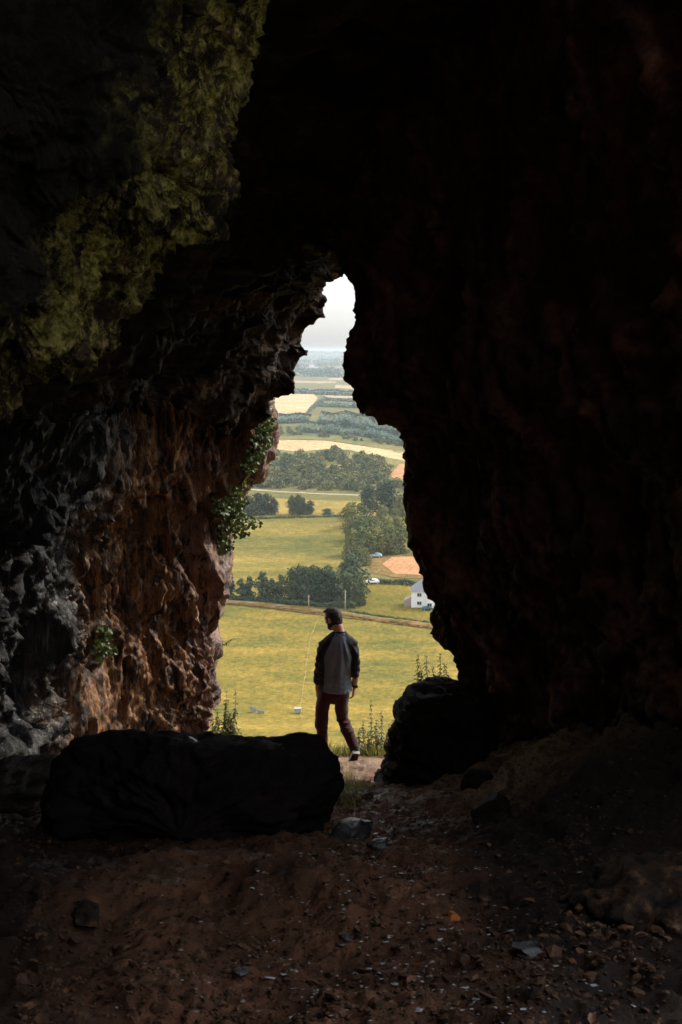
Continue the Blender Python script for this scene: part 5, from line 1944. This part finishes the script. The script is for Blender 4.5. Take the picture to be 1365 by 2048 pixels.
def weed(name, base, H, lean, seed, label, group, flower=False, leafs=.075, nlev=9):
    r = np.random.default_rng(seed)
    root = empty(name, tuple(base), label, "weed", group)
    nlev = int(nlev * 1.5)
    path = [np.array([lean[0] * f * f, lean[1] * f * f, H * f]) + r.normal(0, .004, 3) for f in np.linspace(0, 1, 9)]
    V, F = [], []
    tube_mesh(V, F, path, .006, .002)
    new_obj("stem", mesh_from("stem", V, F), root, M_stem if flower else M_weed)
    V, F = [], []
    a = r.uniform(0, 6)
    for k in range(nlev):
        f = .22 + .78 * k / (nlev - 1)
        p = np.array([np.interp(f, np.linspace(0, 1, 9), [q[j] for q in path]) for j in range(3)])
        s = leafs * (1.15 - .75 * f)
        for q in range(4):
            b = a + q * math.pi / 2 + r.normal(0, .2)
            d = np.array([math.cos(b), math.sin(b), r.uniform(-1.1, .1)])
            leaf_shape(V, F, p, d, np.array([0, 0, 1.0]), s * r.uniform(.5, 1.35), .33)
        a += .8
    new_obj("leaves", mesh_from("leaves", V, F, False), root, M_weed)
    if flower:
        V, F = [], []
        for k in range(26):
            f = .7 + .3 * r.random()
            p = np.array([np.interp(f, np.linspace(0, 1, 9), [q[j] for q in path]) for j in range(3)]) + r.normal(0, .012, 3)
            leaf_shape(V, F, p, r.normal(size=3), np.array([0, 0, 1.0]), .018, .5)
        new_obj("flower", mesh_from("flower", V, F, False), root, M_flower)
    return root


def base_at(u, vtop, Y, H):
    """foot of a stem of height H whose tip the photograph shows at u, vtop"""
    t = P(u, vtop, Y)
    return np.array([t[0], t[1], t[2] - H])


sd = 700
rr_ = np.random.default_rng(12)
for k in range(16):
    u = rr_.uniform(384, 472); v = rr_.uniform(1425, 1462); sd += 1
    weed("weed", base_at(u, v, 10.1 + (u - 384) / 88 * .5, .42), .42, (rr_.uniform(-.08, .08), .02), sd + 900, "short bushy weed at the foot of the lit wall behind the boulder", "short weeds at the foot of the lit wall", k % 4 == 0, .095, 7)
for k in range(14):
    u = rr_.uniform(694, 790); v = rr_.uniform(1462, 1492); sd += 1
    weed("weed", base_at(u, v, rr_.uniform(10.95, 11.4), .34), .34, (rr_.uniform(-.08, .08), .0), sd + 900, "short leafy weed in the grassy bank right of the walker", "short weeds in the grassy bank", k % 2 == 0, .085, 7)
for (u, v, Y, H, fl) in [(448, 1384, 10.5, .78, 0), (466, 1380, 10.55, .80, 0), (455, 1400, 10.5, .66, 1), (436, 1412, 10.4, .62, 0), (426, 1432, 10.3, .5, 1), (444, 1426, 10.45, .55, 0), (462, 1420, 10.5, .55, 0),
                         (412, 1444, 10.2, .42, 0), (400, 1450, 10.1, .4, 0), (388, 1446, 10.0, .42, 0), (474, 1452, 10.6, .42, 1)]:
    sd += 1
    weed("weed", base_at(u, v, Y, H), H, (random.uniform(-.05, .05), .02), sd, "leafy weed stalk in the clump at the foot of the lit wall", "weeds at the foot of the lit wall", bool(fl))
for (u, v, Y, H) in [(743, 1402, 11.2, .80), (766, 1424, 11.25, .66), (728, 1444, 11.1, .5), (752, 1440, 11.1, .5), (776, 1448, 11.2, .48), (736, 1462, 11.0, .38), (760, 1462, 11.0, .38), (716, 1456, 11.0, .42), (784, 1440, 11.3, .5)]:
    sd += 1
    weed("weed", base_at(u, v, Y, H), H, (random.uniform(-.04, .04), 0), sd, "tall thin weed stalk in the grass beside the path right of the walker", "weeds beside the path", random.random() < .5)
for (u, v, H) in [(838, 1310, .5), (858, 1312, .48), (880, 1308, .5), (848, 1330, .38), (896, 1326, .34), (870, 1334, .34)]:
    sd += 1
    weed("weed", base_at(u, v, 8.6, H), H, (random.uniform(-.03, .03), 0), sd, "pale weed stalk growing behind the top of the rock outcrop", "weeds on the outcrop", False, .06)
w_ = weed("weed", P(434, 1302, 10.05), .26, (.10, .0), 790, "thin leafy twig sticking out from the edge of the lit wall", None, False, .04, 6)
w_.rotation_euler = (0, math.radians(38), 0)


def grass():
    r = np.random.default_rng(88)
    V, F = [], []
    n = 14000
    x = r.uniform(-2.2, 1.6, n); y = r.uniform(10.45, 12.4, n)
    den = vnoise(np.stack([x * 1.6, y * 1.6, y * 0], -1), 9)
    zt = terr_z(x, y)
    zz = np.where(y < 12.1, np.maximum(zt, floor_z(x, y)), zt)
    for i in range(n):
        if abs(x[i] - .14) < .55 and y[i] < 10.78 + .22 * den[i]:
            continue
        if den[i] < -.6:
            continue
        z = zz[i]
        h = r.uniform(.05, .20) * (1 + .5 * den[i]); a = r.uniform(0, 6.3); w = r.uniform(.003, .008)
        ln = r.normal(0, .35, 2) * h
        c = len(V)
        dx, dy = math.cos(a) * w, math.sin(a) * w
        V += [(x[i] - dx, y[i] - dy, z - .02), (x[i] + dx, y[i] + dy, z - .02), (x[i] + dx * .7 + ln[0] * .4, y[i] + dy * .7 + ln[1] * .4, z + h * .6), (x[i] - dx * .7 + ln[0] * .4, y[i] - dy * .7 + ln[1] * .4, z + h * .6), (x[i] + ln[0], y[i] + ln[1], z + h)]
        F += [(c, c + 1, c + 2, c + 3), (c + 3, c + 2, c + 4)]
    # tufts on the near side of the path, by the boulder end
    for (u, v) in ((700, 1575), (712, 1582), (694, 1590), (706, 1600), (725, 1578), (700, 1560)):
        h0 = floor_hit(u, v)
        for k in range(60):
            px, py = h0[0] + r.normal(0, .05), h0[1] + r.normal(0, .12)
            z = fz(px, py); h = r.uniform(.03, .10); a = r.uniform(0, 6.3); w = .004
            ln = r.normal(0, .4, 2) * h; c = len(V); dx, dy = math.cos(a) * w, math.sin(a) * w
            V += [(px - dx, py - dy, z - .01), (px + dx, py + dy, z - .01), (px + ln[0], py + ln[1], z + h)]
            F.append((c, c + 1, c + 2))
    o = new_obj("grass", mesh_from("grass", V, F, False), None, M_grass)
    tag(o, "tufty green grass along the lip beyond the earth path", "grass", kind='stuff')


grass()
HAZE = 0.5 / 4200
# ------------------------------------------------------------------ haze over the valley
bm = bmesh.new()
add_box(bm, (0, 5800, -105), (16500, 12500, 240))
hz = bm_obj("haze", bm, None)
hm = bpy.data.materials.new("valley_haze")
hm.use_nodes = True
ht = hm.node_tree
for n_ in list(ht.nodes):
    if n_.type == 'BSDF_PRINCIPLED':
        ht.nodes.remove(n_)
hv = ht.nodes.new("ShaderNodeVolumePrincipled")
hv.inputs['Color'].default_value = (.80, .89, .92, 1)
hv.inputs['Density'].default_value = HAZE
hv.inputs['Anisotropy'].default_value = 0.2
ht.links.new(hv.outputs[0], [x for x in ht.nodes if x.type == 'OUTPUT_MATERIAL'][0].inputs['Volume'])
hz.data.materials.clear(); hz.data.materials.append(hm)
tag(hz, "pale blue haze lying over the valley", "haze", kind='stuff')
